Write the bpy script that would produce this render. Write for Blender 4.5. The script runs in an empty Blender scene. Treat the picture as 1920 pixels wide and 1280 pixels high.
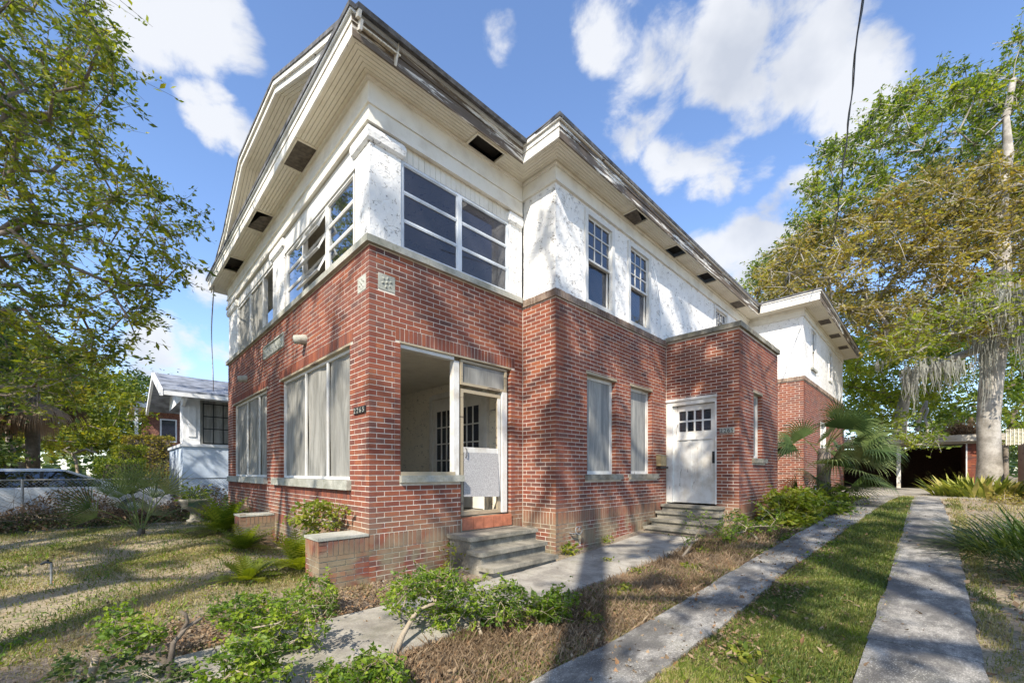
import bpy, math, random
import numpy as np
from mathutils import Vector, Matrix

random.seed(7); rng = np.random.default_rng(7)
C = bpy.context.scene.collection
sc = bpy.context.scene
R = math.radians

# ------------------------------------------------------------------ camera
FPX = 775.0; HY = 884.0; CAMZ = 1.40
YAW = math.atan((1750 - 960) / FPX)
FW = Vector((-math.sin(YAW), math.cos(YAW), 0)); RT = Vector((math.cos(YAW), math.sin(YAW), 0))
cd = bpy.data.cameras.new('camera'); cam = bpy.data.objects.new('camera', cd); C.objects.link(cam)
cam.location = (0, 0, CAMZ); cam.rotation_euler = (R(90), 0, YAW)
cd.sensor_width = 36; cd.lens = 36 * FPX / 1920; cd.shift_y = (HY - 640) / 1920
cd.clip_start = 0.05; cd.clip_end = 2000
sc.camera = cam

# ------------------------------------------------------------------ light
SUNV = Vector((0.54, -1.0, 1.0)).normalized()      # towards the sun
SUN_STRENGTH = 5.0; SKY_STRENGTH = 0.11; EXPO = 0.70
sun_el = math.asin(SUNV.z)
sl = bpy.data.lights.new('sun', 'SUN'); sl.energy = SUN_STRENGTH; sl.angle = R(0.55); sl.color = (1.0, 0.92, 0.80)
so = bpy.data.objects.new('sun', sl); C.objects.link(so); so.location = (8, -20, 20)
so.rotation_euler = (-SUNV).to_track_quat('-Z', 'Y').to_euler()
w = bpy.data.worlds.new('World'); sc.world = w; w.use_nodes = True
sc.view_settings.view_transform = 'Standard'; sc.view_settings.look = 'None'
sc.view_settings.exposure = EXPO; sc.view_settings.gamma = 1
sc.view_settings.use_curve_mapping = False


def px_dir(px, py):
    v = FW + RT * ((px - 960) / FPX) + Vector((0, 0, (HY - py) / FPX))
    return v.normalized()


def build_world():
    nt = w.node_tree; N = nt.nodes; L = nt.links
    for n in list(N): N.remove(n)
    out = N.new('ShaderNodeOutputWorld')
    sky = N.new('ShaderNodeTexSky'); sky.sky_type = 'NISHITA'; sky.sun_disc = False
    sky.sun_elevation = sun_el; sky.sun_rotation = math.atan2(SUNV.x, SUNV.y)
    sky.air_density = 1.0; sky.dust_density = 0.3; sky.ozone_density = 2.2
    bg = N.new('ShaderNodeBackground'); bg.inputs['Strength'].default_value = SKY_STRENGTH
    tint = N.new('ShaderNodeMix'); tint.data_type = 'RGBA'; tint.blend_type = 'MULTIPLY'
    tint.inputs['Factor'].default_value = 1.0; tint.inputs[7].default_value = (1.46, 1.53, 1.70, 1)
    L.new(sky.outputs[0], tint.inputs[6]); L.new(tint.outputs[2], bg.inputs['Color'])
    tc = N.new('ShaderNodeTexCoord'); nrm = N.new('ShaderNodeVectorMath'); nrm.operation = 'NORMALIZE'
    L.new(tc.outputs['Generated'], nrm.inputs[0])
    blobs = [(250, 10, 130, 1), (360, 35, 130, 1), (445, 85, 80, .9), (395, 205, 75, .9), (440, 235, 60, .8), (935, 65, 55, .62),
             (1150, 55, 100, .85), (1230, 120, 110, .85), (1370, 110, 130, 1), (1490, 110, 150, 1), (1600, 150, 110, .9), (1430, 180, 110, .9),
             (1200, 200, 110, .75), (1260, 300, 75, 1), (1340, 305, 90, 1), (1410, 315, 60, .8), (1480, 385, 75, .85), (1390, 480, 95, 1),
             (1450, 470, 90, 1), (1330, 500, 90, .9), (1640, 230, 100, .7), (320, 610, 80, .7), (290, 690, 90, .7), (400, 600, 120, .6), (60, 620, 90, .6)]
    dirs = [(px_dir(a, b), math.atan(r / math.hypot(FPX, a - 960, HY - b)), s) for a, b, r, s in blobs]
    dirs = [(d, an * .86, s_) for d, an, s_ in dirs]
    rr = random.Random(5)
    for k in range(16):
        az = rr.uniform(-2.2, 2.2) - math.pi / 2 - 0.3; el = rr.uniform(.15, 1.2)
        v = Vector((math.cos(az) * math.cos(el), math.sin(az) * math.cos(el), math.sin(el)))
        if v.dot(FW) > 0.3: continue
        dirs.append((v, rr.uniform(.12, .25), 1))
    acc = None
    for d, ang, s in dirs:
        dt = N.new('ShaderNodeVectorMath'); dt.operation = 'DOT_PRODUCT'; dt.inputs[1].default_value = d
        L.new(nrm.outputs[0], dt.inputs[0])
        mr = N.new('ShaderNodeMapRange'); mr.interpolation_type = 'SMOOTHSTEP'
        mr.inputs[1].default_value = math.cos(ang * 1.25); mr.inputs[2].default_value = math.cos(ang * .1)
        mr.inputs[4].default_value = s
        L.new(dt.outputs['Value'], mr.inputs[0])
        if acc is None: acc = mr.outputs[0]
        else:
            m = N.new('ShaderNodeMath'); m.operation = 'MAXIMUM'
            L.new(acc, m.inputs[0]); L.new(mr.outputs[0], m.inputs[1]); acc = m.outputs[0]
    nz = N.new('ShaderNodeTexNoise'); nz.inputs['Scale'].default_value = 7; nz.inputs['Detail'].default_value = 8
    nz.inputs['Roughness'].default_value = .58; nz.inputs['Distortion'].default_value = .25
    mp = N.new('ShaderNodeMapping'); mp.inputs['Scale'].default_value = (1, 1, 1.5)
    L.new(nrm.outputs[0], mp.inputs[0]); L.new(mp.outputs[0], nz.inputs['Vector'])
    a = N.new('ShaderNodeMath'); a.operation = 'MULTIPLY_ADD'; a.inputs[1].default_value = 2.6; a.inputs[2].default_value = -1.3
    L.new(nz.outputs[0], a.inputs[0])
    b = N.new('ShaderNodeMath'); b.operation = 'ADD'; L.new(a.outputs[0], b.inputs[0]); L.new(acc, b.inputs[1])
    cr = N.new('ShaderNodeMapRange'); cr.interpolation_type = 'SMOOTHSTEP'; cr.inputs[1].default_value = .42; cr.inputs[2].default_value = .92
    L.new(b.outputs[0], cr.inputs[0])
    gate = N.new('ShaderNodeMapRange'); gate.inputs[1].default_value = .02; gate.inputs[2].default_value = .25
    L.new(acc, gate.inputs[0])
    den = N.new('ShaderNodeMath'); den.operation = 'MULTIPLY'; L.new(cr.outputs[0], den.inputs[0]); L.new(gate.outputs[0], den.inputs[1])
    den2 = N.new('ShaderNodeMath'); den2.operation = 'MULTIPLY'; den2.inputs[1].default_value = .93; L.new(den.outputs[0], den2.inputs[0])
    n2 = N.new('ShaderNodeTexNoise'); n2.inputs['Scale'].default_value = 5; n2.inputs['Detail'].default_value = 5
    L.new(nrm.outputs[0], n2.inputs['Vector'])
    rp = N.new('ShaderNodeValToRGB'); rp.color_ramp.elements[0].position = .36; rp.color_ramp.elements[0].color = (.58, .62, .70, 1)
    rp.color_ramp.elements[1].position = .55; rp.color_ramp.elements[1].color = (.84, .86, .90, 1)
    L.new(n2.outputs[0], rp.inputs[0])
    bg2 = N.new('ShaderNodeBackground'); bg2.inputs['Strength'].default_value = .69
    L.new(rp.outputs[0], bg2.inputs['Color'])
    mx = N.new('ShaderNodeMixShader'); L.new(den2.outputs[0], mx.inputs[0]); L.new(bg.outputs[0], mx.inputs[1]); L.new(bg2.outputs[0], mx.inputs[2])
    L.new(mx.outputs[0], out.inputs['Surface'])


build_world()

# ------------------------------------------------------------------ helpers
def g(x, y):
    t = min(1, max(0, (y - 3) / 13.)); ww = min(1, max(0, (x + 7) / 2.5))
    return 0.68 * t * t * (3 - 2 * t) * ww


def gnp(x, y):
    t = np.clip((y - 3) / 13., 0, 1); ww = np.clip((x + 7) / 2.5, 0, 1)
    return 0.68 * t * t * (3 - 2 * t) * ww


class MB:
    def __init__(s): s.v = []; s.f = []
    def quad(s, a, b, c, d):
        n = len(s.v); s.v += [a, b, c, d]; s.f.append((n, n + 1, n + 2, n + 3))
    def poly(s, pts):
        n = len(s.v); s.v += list(pts); s.f.append(tuple(range(n, n + len(pts))))
    def box(s, x0, x1, y0, y1, z0, z1):
        if x0 > x1: x0, x1 = x1, x0
        if y0 > y1: y0, y1 = y1, y0
        if z0 > z1: z0, z1 = z1, z0
        n = len(s.v)
        s.v += [(x0, y0, z0), (x1, y0, z0), (x1, y1, z0), (x0, y1, z0), (x0, y0, z1), (x1, y0, z1), (x1, y1, z1), (x0, y1, z1)]
        s.f += [tuple(n + i for i in q) for q in ((0, 3, 2, 1), (4, 5, 6, 7), (0, 1, 5, 4), (1, 2, 6, 5), (2, 3, 7, 6), (3, 0, 4, 7))]
    def prism(s, base, z0, z1):
        """base: ccw list of xy, z0/z1 float or lists"""
        k = len(base); n = len(s.v)
        a = sum(base[i][0] * base[(i + 1) % k][1] - base[(i + 1) % k][0] * base[i][1] for i in range(k))
        if a < 0: base = base[::-1]
        s.v += [(p[0], p[1], z0) for p in base] + [(p[0], p[1], z1) for p in base]
        s.f.append(tuple(n + k - 1 - i for i in range(k))); s.f.append(tuple(n + k + i for i in range(k)))
        for i in range(k):
            j = (i + 1) % k; s.f.append((n + i, n + j, n + k + j, n + k + i))
    def hexa(s, p):
        """8 points: bottom 4 then top 4 in matching order"""
        n = len(s.v); s.v += [tuple(q) for q in p]
        s.f += [tuple(n + i for i in q) for q in ((0, 3, 2, 1), (4, 5, 6, 7), (0, 1, 5, 4), (1, 2, 6, 5), (2, 3, 7, 6), (3, 0, 4, 7))]
    def tube(s, pts, rad, sides=6, cap=True):
        pts = [Vector(p) for p in pts]; m = len(pts)
        if not hasattr(rad, '__len__'): rad = [rad] * m
        n0 = len(s.v); up = Vector((0, 0, 1)); prev = None
        for i, p in enumerate(pts):
            d = (pts[min(i + 1, m - 1)] - pts[max(i - 1, 0)]).normalized()
            if prev is None:
                a = d.cross(up)
                if a.length < .05: a = d.cross(Vector((1, 0, 0)))
            else:
                a = prev - d * prev.dot(d)
                if a.length < 1e-4: a = d.cross(up)
            a.normalize(); prev = a; b = d.cross(a)
            for k in range(sides):
                t = 2 * math.pi * k / sides
                s.v.append(tuple(p + (a * math.cos(t) + b * math.sin(t)) * rad[i]))
        for i in range(m - 1):
            for k in range(sides):
                a0 = n0 + i * sides + k; a1 = n0 + i * sides + (k + 1) % sides
                s.f.append((a0, a1, a1 + sides, a0 + sides))
        if cap:
            s.f.append(tuple(n0 + (m - 1) * sides + k for k in range(sides)))
            s.f.append(tuple(n0 + sides - 1 - k for k in range(sides)))
    def lathe(s, prof, cx, cy, sides=16):
        n0 = len(s.v)
        for r, z in prof:
            for k in range(sides):
                t = 2 * math.pi * k / sides; s.v.append((cx + r * math.cos(t), cy + r * math.sin(t), z))
        for i in range(len(prof) - 1):
            for k in range(sides):
                a0 = n0 + i * sides + k; a1 = n0 + i * sides + (k + 1) % sides
                s.f.append((a0, a1, a1 + sides, a0 + sides))
    def mesh(s, name, mat, smooth=False):
        me = bpy.data.meshes.new(name); me.from_pydata(s.v, [], s.f); me.materials.append(mat)
        if smooth: me.polygons.foreach_set('use_smooth', [True] * len(me.polygons))
        me.update(); return me
    def build(s, name, mat, parent=None, smooth=False, label=None, stuff=False, recalc=False):
        me = s.mesh(name, mat, smooth)
        if recalc:
            import bmesh
            bm = bmesh.new(); bm.from_mesh(me); bmesh.ops.recalc_face_normals(bm, faces=bm.faces); bm.to_mesh(me); bm.free()
        return link(name, me, parent, label, stuff)


def link(name, me, parent=None, label=None, stuff=False):
    o = bpy.data.objects.new(name, me); C.objects.link(o)
    if parent is not None:
        o.parent = parent
        o.matrix_parent_inverse = Matrix.Translation(-W(parent))
    if label: o['label'] = label
    if stuff: o['kind'] = 'stuff'
    return o


def W(o):
    """world position of an unrotated object"""
    if o.parent is None: return Vector(o.location)
    return W(o.parent) + o.matrix_parent_inverse.translation + Vector(o.location)


def thing(name, label, cat, loc, group=None):
    o = bpy.data.objects.new(name, None); C.objects.link(o); o.location = loc
    o.empty_display_size = .2
    o['label'] = label; o['category'] = cat
    if group: o['group'] = group
    return o


def tag(o, label, cat, group=None):
    o['label'] = label; o['category'] = cat
    if group: o['group'] = group
    return o


def np_mesh(name, V, F, mat, rnd=None, smooth=False):
    """V (n,3), F (m,k) all faces with k corners"""
    me = bpy.data.meshes.new(name); m, k = F.shape
    me.vertices.add(len(V)); me.vertices.foreach_set('co', np.asarray(V, dtype=np.float32).ravel())
    me.loops.add(m * k); me.loops.foreach_set('vertex_index', F.astype(np.int32).ravel())
    me.polygons.add(m); me.polygons.foreach_set('loop_start', np.arange(0, m * k, k, dtype=np.int32))
    me.polygons.foreach_set('loop_total', np.full(m, k, dtype=np.int32))
    if rnd is not None:
        at = me.attributes.new('rnd', 'FLOAT', 'POINT'); at.data.foreach_set('value', np.asarray(rnd, dtype=np.float32))
    me.materials.append(mat); me.update(calc_edges=True)
    me.polygons.foreach_set('use_smooth', [bool(smooth)] * m)
    return me


# ------------------------------------------------------------------ materials
class NT:
    def __init__(s, name):
        s.m = bpy.data.materials.new(name); s.m.use_nodes = True; s.t = s.m.node_tree; s.N = s.t.nodes; s.L = s.t.links
        s.b = s.N['Principled BSDF']; s.out = s.N['Material Output']
        s.pos = s.N.new('ShaderNodeNewGeometry').outputs['Position']
    def lk(s, a, b): s.L.new(a, b)
    def setv(s, inp, v):
        if hasattr(v, 'is_output') or isinstance(v, bpy.types.NodeSocket): s.L.new(v, inp)
        else: inp.default_value = v
    def mapping(s, scale=(1, 1, 1), vec=None, loc=(0, 0, 0)):
        n = s.N.new('ShaderNodeMapping'); n.inputs['Scale'].default_value = scale; n.inputs['Location'].default_value = loc
        s.lk(vec or s.pos, n.inputs[0]); return n.outputs[0]
    def noise(s, scale, detail=4, rough=.55, vec=None, dist=0, col=False):
        n = s.N.new('ShaderNodeTexNoise'); n.inputs['Scale'].default_value = scale; n.inputs['Detail'].default_value = detail
        n.inputs['Roughness'].default_value = rough; n.inputs['Distortion'].default_value = dist
        s.lk(vec or s.pos, n.inputs['Vector']); return n.outputs[1 if col else 0]
    def vor(s, scale, vec=None, out=0, feature='F1'):
        n = s.N.new('ShaderNodeTexVoronoi'); n.feature = feature; n.inputs['Scale'].default_value = scale
        s.lk(vec or s.pos, n.inputs['Vector']); return n.outputs[out]
    def ramp(s, fac, stops):
        n = s.N.new('ShaderNodeValToRGB'); e = n.color_ramp.elements
        while len(e) < len(stops): e.new(.5)
        for k, (p, c) in enumerate(stops):
            e[k].position = p; e[k].color = (*c, 1) if len(c) == 3 else c
        s.lk(fac, n.inputs[0]); return n.outputs[0]
    def rng(s, v, a, b, c=0, d=1, smooth=True):
        n = s.N.new('ShaderNodeMapRange'); n.interpolation_type = 'SMOOTHSTEP' if smooth else 'LINEAR'
        s.setv(n.inputs[0], v)
        for i, q in enumerate((a, b, c, d)): n.inputs[i + 1].default_value = q
        return n.outputs[0]
    def math(s, op, a, b=0.0):
        n = s.N.new('ShaderNodeMath'); n.operation = op; s.setv(n.inputs[0], a); s.setv(n.inputs[1], b); return n.outputs[0]
    def mix(s, f, a, b, mode='MIX'):
        n = s.N.new('ShaderNodeMix'); n.data_type = 'RGBA'; n.blend_type = mode
        s.setv(n.inputs[0], f)
        for i, q in ((6, a), (7, b)):
            if isinstance(q, tuple): n.inputs[i].default_value = (*q, 1) if len(q) == 3 else q
            else: s.lk(q, n.inputs[i])
        return n.outputs[2]
    def xyz(s, v=None):
        n = s.N.new('ShaderNodeSeparateXYZ'); s.lk(v or s.pos, n.inputs[0]); return n.outputs
    def attr(s, name='rnd'):
        n = s.N.new('ShaderNodeAttribute'); n.attribute_name = name; return n.outputs['Fac']
    def oi(s): return s.N.new('ShaderNodeObjectInfo').outputs['Random']
    def bump(s, h, strength=.3, dist=.01):
        n = s.N.new('ShaderNodeBump'); n.inputs['Strength'].default_value = strength; n.inputs['Distance'].default_value = dist
        s.lk(h, n.inputs['Height']); s.lk(n.outputs[0], s.b.inputs['Normal'])
    def col(s, c): s.setv(s.b.inputs['Base Color'], c if not isinstance(c, tuple) else (*c, 1))
    def rough(s, v): s.setv(s.b.inputs['Roughness'], v)


def plain(name, c, rough=.7, nscale=6, amt=.25, bump=0, metal=0, bscale=40):
    m = NT(name); n = m.noise(nscale, 6)
    m.col(m.mix(m.rng(n, .3, .7), tuple(q * (1 - amt) for q in c), tuple(min(1, q * (1 + amt * .4)) for q in c)))
    m.rough(rough); m.b.inputs['Metallic'].default_value = metal
    if bump: m.bump(m.noise(bscale, 5), bump, .01)
    return m.m


def mat_brick(name='brick_clay', worn=False):
    m = NT(name)
    r = m.math('FRACT', m.math('ADD', m.attr(), m.math('MULTIPLY', m.oi(), 1.0)))
    c = m.ramp(r, [(0, (.265, .075, .034)), (.2, (.205, .050, .027)), (.38, (.30, .095, .040)), (.55, (.175, .046, .027)), (.7, (.245, .070, .034)), (.86, (.135, .043, .030)), (.95, (.16, .065, .045)), (1, (.09, .040, .033))])
    n = m.noise(26, 6, .65)
    c = m.mix(m.rng(n, .35, .75, 0, .5), c, (.15, .055, .04))
    sp = m.noise(110, 3, .6)
    c = m.mix(m.rng(sp, .6, .78, 0, .25), c, (.42, .22, .14))
    # darker and lime film in broad irregular patches
    st = m.noise(.9, 5, .6, dist=.6)
    c = m.mix(m.rng(st, .50, .68, 0, .5), c, (.16, .08, .065))
    lime = m.noise(1.7, 6, .65, vec=m.mapping((1, 1, .6), loc=(7, 3, 1)))
    c = m.mix(m.rng(lime, .62, .78, 0, .2), c, (.38, .28, .22))
    z = m.xyz()[2]
    damp = m.math('MULTIPLY', m.rng(z, .2, 1.05, 1, 0), m.rng(m.noise(2.2, 5, .6), .36, .54))
    c = m.mix(m.math('MULTIPLY', damp, .75), c, m.mix(m.noise(9, 4), (.14, .13, .07), (.33, .30, .2)))
    m.col(c); m.rough(.88); m.bump(m.noise(90, 5, .6), .5, .004)
    return m.m


M_GREY = None
def mat_mortar():
    m = NT('mortar'); n = m.noise(5, 6, .6)
    c = m.mix(m.rng(n, .35, .7), (.52, .46, .38), (.70, .64, .55))
    z = m.xyz()[2]
    damp = m.math('MULTIPLY', m.rng(z, .2, 1.05, 1, 0), m.rng(m.noise(2.2, 5, .6), .36, .54))
    c = m.mix(m.math('MULTIPLY', damp, .75), c, (.30, .28, .17))
    m.col(c); m.rough(.95); m.bump(m.noise(160, 3), .3, .003); return m.m


def mat_stucco(name='white_stucco', base=(.80, .79, .76), scale=1.0):
    m = NT(name)
    a = m.noise(5.5 * scale, 3, .5, vec=m.mapping((1, 1, 2.6)), dist=.45)
    ridge = m.math('ABSOLUTE', m.math('SUBTRACT', a, .5))
    gate = m.rng(m.noise(9 * scale, 3, .5, vec=m.mapping(loc=(3, 8, 2))), .53, .58)
    line = m.math('MULTIPLY', m.rng(ridge, 0, .020, 1, 0), gate)
    a2 = m.noise(13 * scale, 3, .5, vec=m.mapping((1, 1, 2.4), loc=(9, 1, 4)), dist=.3)
    line2 = m.math('MULTIPLY', m.rng(m.math('ABSOLUTE', m.math('SUBTRACT', a2, .5)), 0, .02, 1, 0), m.rng(m.noise(9 * scale, 3), .58, .62))
    ln = m.math('MAXIMUM', line, line2)
    big = m.noise(7 * scale, 4, .5, dist=1.2)
    h = m.math('ADD', m.math('MULTIPLY', ln, -.6), m.math('ADD', m.math('MULTIPLY', big, 1.4), m.math('MULTIPLY', m.noise(60, 4), .25)))
    c = m.mix(m.rng(m.noise(1.4, 6, .6), .45, .75, 0, .35), base, (.55, .52, .45))
    c = m.mix(m.math('MULTIPLY', ln, .85), c, (.12, .10, .085))
    m.col(c); m.rough(.85); m.bump(h, .75, .018); return m.m


def mat_wood(name, c=(.74, .71, .63), dirt=.35, along=(1, 1, 1), rot=0.0, scale=1.0):
    m = NT(name)
    n = m.noise(3 * scale, 6, .6); c0 = m.mix(m.rng(n, .42, .75, 0, dirt), c, (.36, .30, .21))
    f = m.noise(22 * scale, 5, .65, vec=m.mapping(along))
    c0 = m.mix(m.rng(f, .56, .72, 0, dirt * .6), c0, (.30, .25, .18))
    if rot:
        q = m.noise(2.6, 7, .72, vec=m.mapping(along), dist=.7)
        c0 = m.mix(m.rng(q, rot, rot + .05), c0, m.mix(m.noise(14, 5, .7, vec=m.mapping(along)), (.035, .025, .018), (.22, .17, .12)))
    m.col(c0); m.rough(.65); m.bump(f, .25, .004); return m.m


def mat_concrete(name, a=(.22, .21, .18), b=(.42, .40, .35), moss=.3, speck=False, mosscol=(.10, .11, .045)):
    m = NT(name)
    n = m.noise(2.2, 8, .7); c = m.mix(m.rng(n, .35, .65), a, b)
    s = m.noise(55, 4, .7); c = m.mix(m.rng(s, .5, .7, 0, .5), c, tuple(q * .45 for q in a))
    if speck:
        v = m.vor(70); c = m.mix(m.rng(v, .15, .38, .8, 0), c, (.60, .57, .50))
        bl = m.noise(1.6, 8, .78, vec=m.mapping((1.6, .7, 1))); c = m.mix(m.rng(bl, .42, .58, 0, .75), c, (.07, .065, .06))
    q = m.noise(4, 6, .7, dist=.5); c = m.mix(m.rng(q, .52, .7, 0, moss), c, mosscol)
    m.col(c); m.rough(.92); m.bump(m.noise(70, 6, .7), .6, .006); return m.m


def mat_leaf(name, cols, trans=.35, rough=.5, spec=.35):
    m = NT(name)
    c = m.ramp(m.attr(), [(i / (len(cols) - 1), q) for i, q in enumerate(cols)])
    m.col(c); m.rough(rough); m.b.inputs['Specular IOR Level'].default_value = spec
    t = m.N.new('ShaderNodeBsdfTranslucent'); hs = m.N.new('ShaderNodeHueSaturation'); hs.inputs['Hue'].default_value = .485
    hs.inputs['Saturation'].default_value = 1.1; hs.inputs['Value'].default_value = 1.0 if 'screen' in name else 2.2; m.lk(c, hs.inputs['Color'])
    m.lk(hs.outputs[0], t.inputs['Color'])
    mx = m.N.new('ShaderNodeMixShader'); mx.inputs[0].default_value = trans
    m.lk(m.b.outputs[0], mx.inputs[1]); m.lk(t.outputs[0], mx.inputs[2]); m.lk(mx.outputs[0], m.out.inputs['Surface'])
    return m.m


def mat_glass(name, tint=(.05, .07, .09), clear=.45, refl=.22, rough=.02, wob=.004):
    m = NT(name)
    N = m.N; tr = N.new('ShaderNodeBsdfTransparent'); tr.inputs[0].default_value = (clear, clear * 1.02, clear * 1.05, 1)
    gl = N.new('ShaderNodeBsdfGlossy'); gl.inputs['Roughness'].default_value = rough; gl.inputs[0].default_value = (.92, .95, 1, 1)
    df = N.new('ShaderNodeBsdfDiffuse'); m.lk(m.mix(m.oi(), tuple(q * .4 for q in tint), tuple(q * 1.9 for q in tint)), df.inputs[0])
    m1 = N.new('ShaderNodeMixShader'); m1.inputs[0].default_value = .62 if 'cloudy' in name else .25; m.lk(tr.outputs[0], m1.inputs[1]); m.lk(df.outputs[0], m1.inputs[2])
    lw = N.new('ShaderNodeLayerWeight'); lw.inputs['Blend'].default_value = .5
    f = m.math('MINIMUM', m.math('ADD', m.math('POWER', lw.outputs['Facing'], 4.0), refl), .95)
    m2 = N.new('ShaderNodeMixShader'); m.lk(f, m2.inputs[0]); m.lk(m1.outputs[0], m2.inputs[1]); m.lk(gl.outputs[0], m2.inputs[2])
    if wob:
        b = N.new('ShaderNodeBump'); b.inputs['Strength'].default_value = .4; b.inputs['Distance'].default_value = wob
        m.lk(m.noise(1.6, 2), b.inputs['Height']); m.lk(b.outputs[0], gl.inputs['Normal'])
    m.lk(m2.outputs[0], m.out.inputs['Surface']); return m.m


M = {}
M['brick'] = mat_brick(); M['capbrick'] = mat_concrete('weathered_cap_brick', (.12, .075, .055), (.33, .25, .19), .35); M['mortar'] = mat_mortar(); M['stucco'] = mat_stucco()
M['interior'] = mat_stucco('cream_interior_stucco', (.86, .78, .62), .8)
M['trimX'] = mat_wood('cream_trim', along=(1, 1, 8)); M['soffit'] = mat_wood('cream_soffit', (.74, .69, .57), .28)
M['fasciaF'] = mat_wood('front_fascia_paint', (.78, .76, .70), .35, (.35, 3, 6), .60)
M['fasciaS'] = mat_wood('weathered_fascia', (.74, .72, .66), .5, (3, .35, 5), .42)
M['white'] = mat_wood('white_paint', (.66, .655, .625), .35, (4, 4, .6)); M['peel'] = mat_wood('peeling_white_paint', (.66, .65, .61), .65, (5, 5, .7), .62)
M['alu'] = plain('aluminium_frame', (.62, .66, .70), .4, 3, .2)
def mat_sheet(name, a, b, trans=.25):
    m = NT(name); n = m.noise(2.2, 6, .65, vec=m.mapping((2.2, 2.2, .35)), dist=.6); c = m.mix(m.rng(n, .35, .65), a, b)
    st = m.noise(9, 5, .7, vec=m.mapping((3, 3, .25))); c = m.mix(m.rng(st, .5, .72, 0, .45), c, tuple(q * .45 for q in a))  # streaks: dirt on the screens, fold shading painted into the storm sheets
    m.col(c); m.rough(.8); m.bump(m.noise(3, 3, vec=m.mapping((2, 2, .4))), .5, .03)
    t = m.N.new('ShaderNodeBsdfTranslucent'); m.lk(c, t.inputs['Color']); mx = m.N.new('ShaderNodeMixShader'); mx.inputs[0].default_value = trans
    m.lk(m.b.outputs[0], mx.inputs[1]); m.lk(t.outputs[0], mx.inputs[2]); m.lk(mx.outputs[0], m.out.inputs['Surface']); return m.m
M['screen'] = mat_sheet('grey_screen_sheet', (.24, .235, .21), (.42, .41, .37), .28)
M['lintel'] = mat_wood('lintel_wood', (.36, .30, .2), .5, (.5, .5, 4), .58)
M['greywood'] = mat_wood('grey_weathered_timber', (.40, .37, .31), .6, (.4, 3, 5), .56)
M['capstone'] = mat_concrete('grey_cast_stone', (.26, .26, .215), (.46, .45, .39), .4)
M['mossstone'] = mat_concrete('mossy_coping_stone', (.12, .11, .085), (.36, .33, .26), .6)
M['stepstone'] = mat_concrete('worn_step_concrete', (.13, .12, .095), (.33, .30, .235), .45, mosscol=(.09, .085, .045))
M['walk'] = mat_concrete('walk_concrete', (.21, .19, .16), (.40, .37, .31), .25)
M['strip'] = mat_concrete('drive_strip_concrete', (.15, .14, .12), (.38, .355, .31), .15, True)
M['tile'] = plain('terracotta_tile', (.42, .15, .08), .6, 8, .35, .1)
M['shingle'] = plain('grey_shingle', (.13, .13, .135), .9, 9, .5, .4, 0, 60)
M['dark'] = plain('attic_shade', (.03, .025, .02), .95, 5, .3)
M['mesh'] = plain('rusty_vent_mesh', (.11, .09, .07), .8, 12, .5, .3)
M['glass'] = mat_glass('window_glass', refl=.32); M['glassdark'] = mat_glass('dim_window_glass', (.07, .075, .10), .40, .07, wob=0)
M['plastic'] = mat_sheet('cloudy_storm_sheet', (.20, .205, .20), (.38, .375, .34), .1)
M['curtain'] = plain('pale_curtain', (.55, .53, .48), .9, 2, .2)
M['black'] = plain('black_iron', (.02, .02, .02), .4, 5, .2)
M['galv'] = plain('galvanised_pipe', (.35, .35, .34), .5, 15, .3, 0, .6)
M['medal'] = mat_concrete('carved_stone', (.27, .28, .24), (.42, .42, .37), .25)
M['bark'] = mat_concrete('grey_bark', (.20, .18, .15), (.42, .39, .34), .25, mosscol=(.12, .12, .09))
M['barkd'] = mat_concrete('dark_bark', (.09, .07, .05), (.22, .18, .14), .3)
M['barkp'] = mat_concrete('pale_stem_bark', (.24, .19, .13), (.44, .37, .27), .2)
M['moss'] = mat_leaf('spanish_moss_grey', [(.20, .20, .17), (.32, .32, .28)], .25, .9, .05)
LF = dict(
    near=mat_leaf('leaf_yellow_green', [(.025, .05, .012), (.075, .11, .015), (.15, .18, .02), (.27, .25, .03)], .42),
    oak=mat_leaf('leaf_bright_green', [(.03, .06, .012), (.08, .13, .018), (.16, .215, .025), (.27, .29, .045)], .45),
    rust=mat_leaf('leaf_rusty', [(.07, .085, .02), (.16, .15, .03), (.29, .23, .05), (.30, .32, .05)], .45),
    lime=mat_leaf('leaf_lime', [(.07, .11, .015), (.14, .19, .02), (.22, .25, .03), (.28, .27, .05)], .42),
    deep=mat_leaf('leaf_deep_green', [(.014, .035, .010), (.035, .07, .015), (.065, .105, .02), (.11, .14, .035)], .28),
    shrub=mat_leaf('leaf_box_green', [(.035, .075, .012), (.08, .145, .016), (.16, .245, .022), (.27, .33, .035)], .4),
    palm=mat_leaf('leaf_palm', [(.03, .06, .02), (.06, .10, .03), (.11, .15, .045), (.20, .21, .08)], .22, .5, .3),
    dead=mat_leaf('leaf_dead_brown', [(.09, .06, .035), (.18, .125, .075), (.32, .245, .16), (.27, .15, .075)], .15, .8, .1),
    grass=mat_leaf('grass_green', [(.05, .08, .018), (.10, .145, .025), (.20, .23, .045), (.34, .31, .12)], .3),
    dry=mat_leaf('grass_mixed_dry', [(.07, .10, .02), (.16, .17, .04), (.28, .24, .09), (.42, .34, .18)], .25),
    ginger=mat_leaf('leaf_ginger_yellow', [(.06, .09, .02), (.15, .19, .03), (.30, .32, .06), (.42, .36, .12)], .3))

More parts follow.
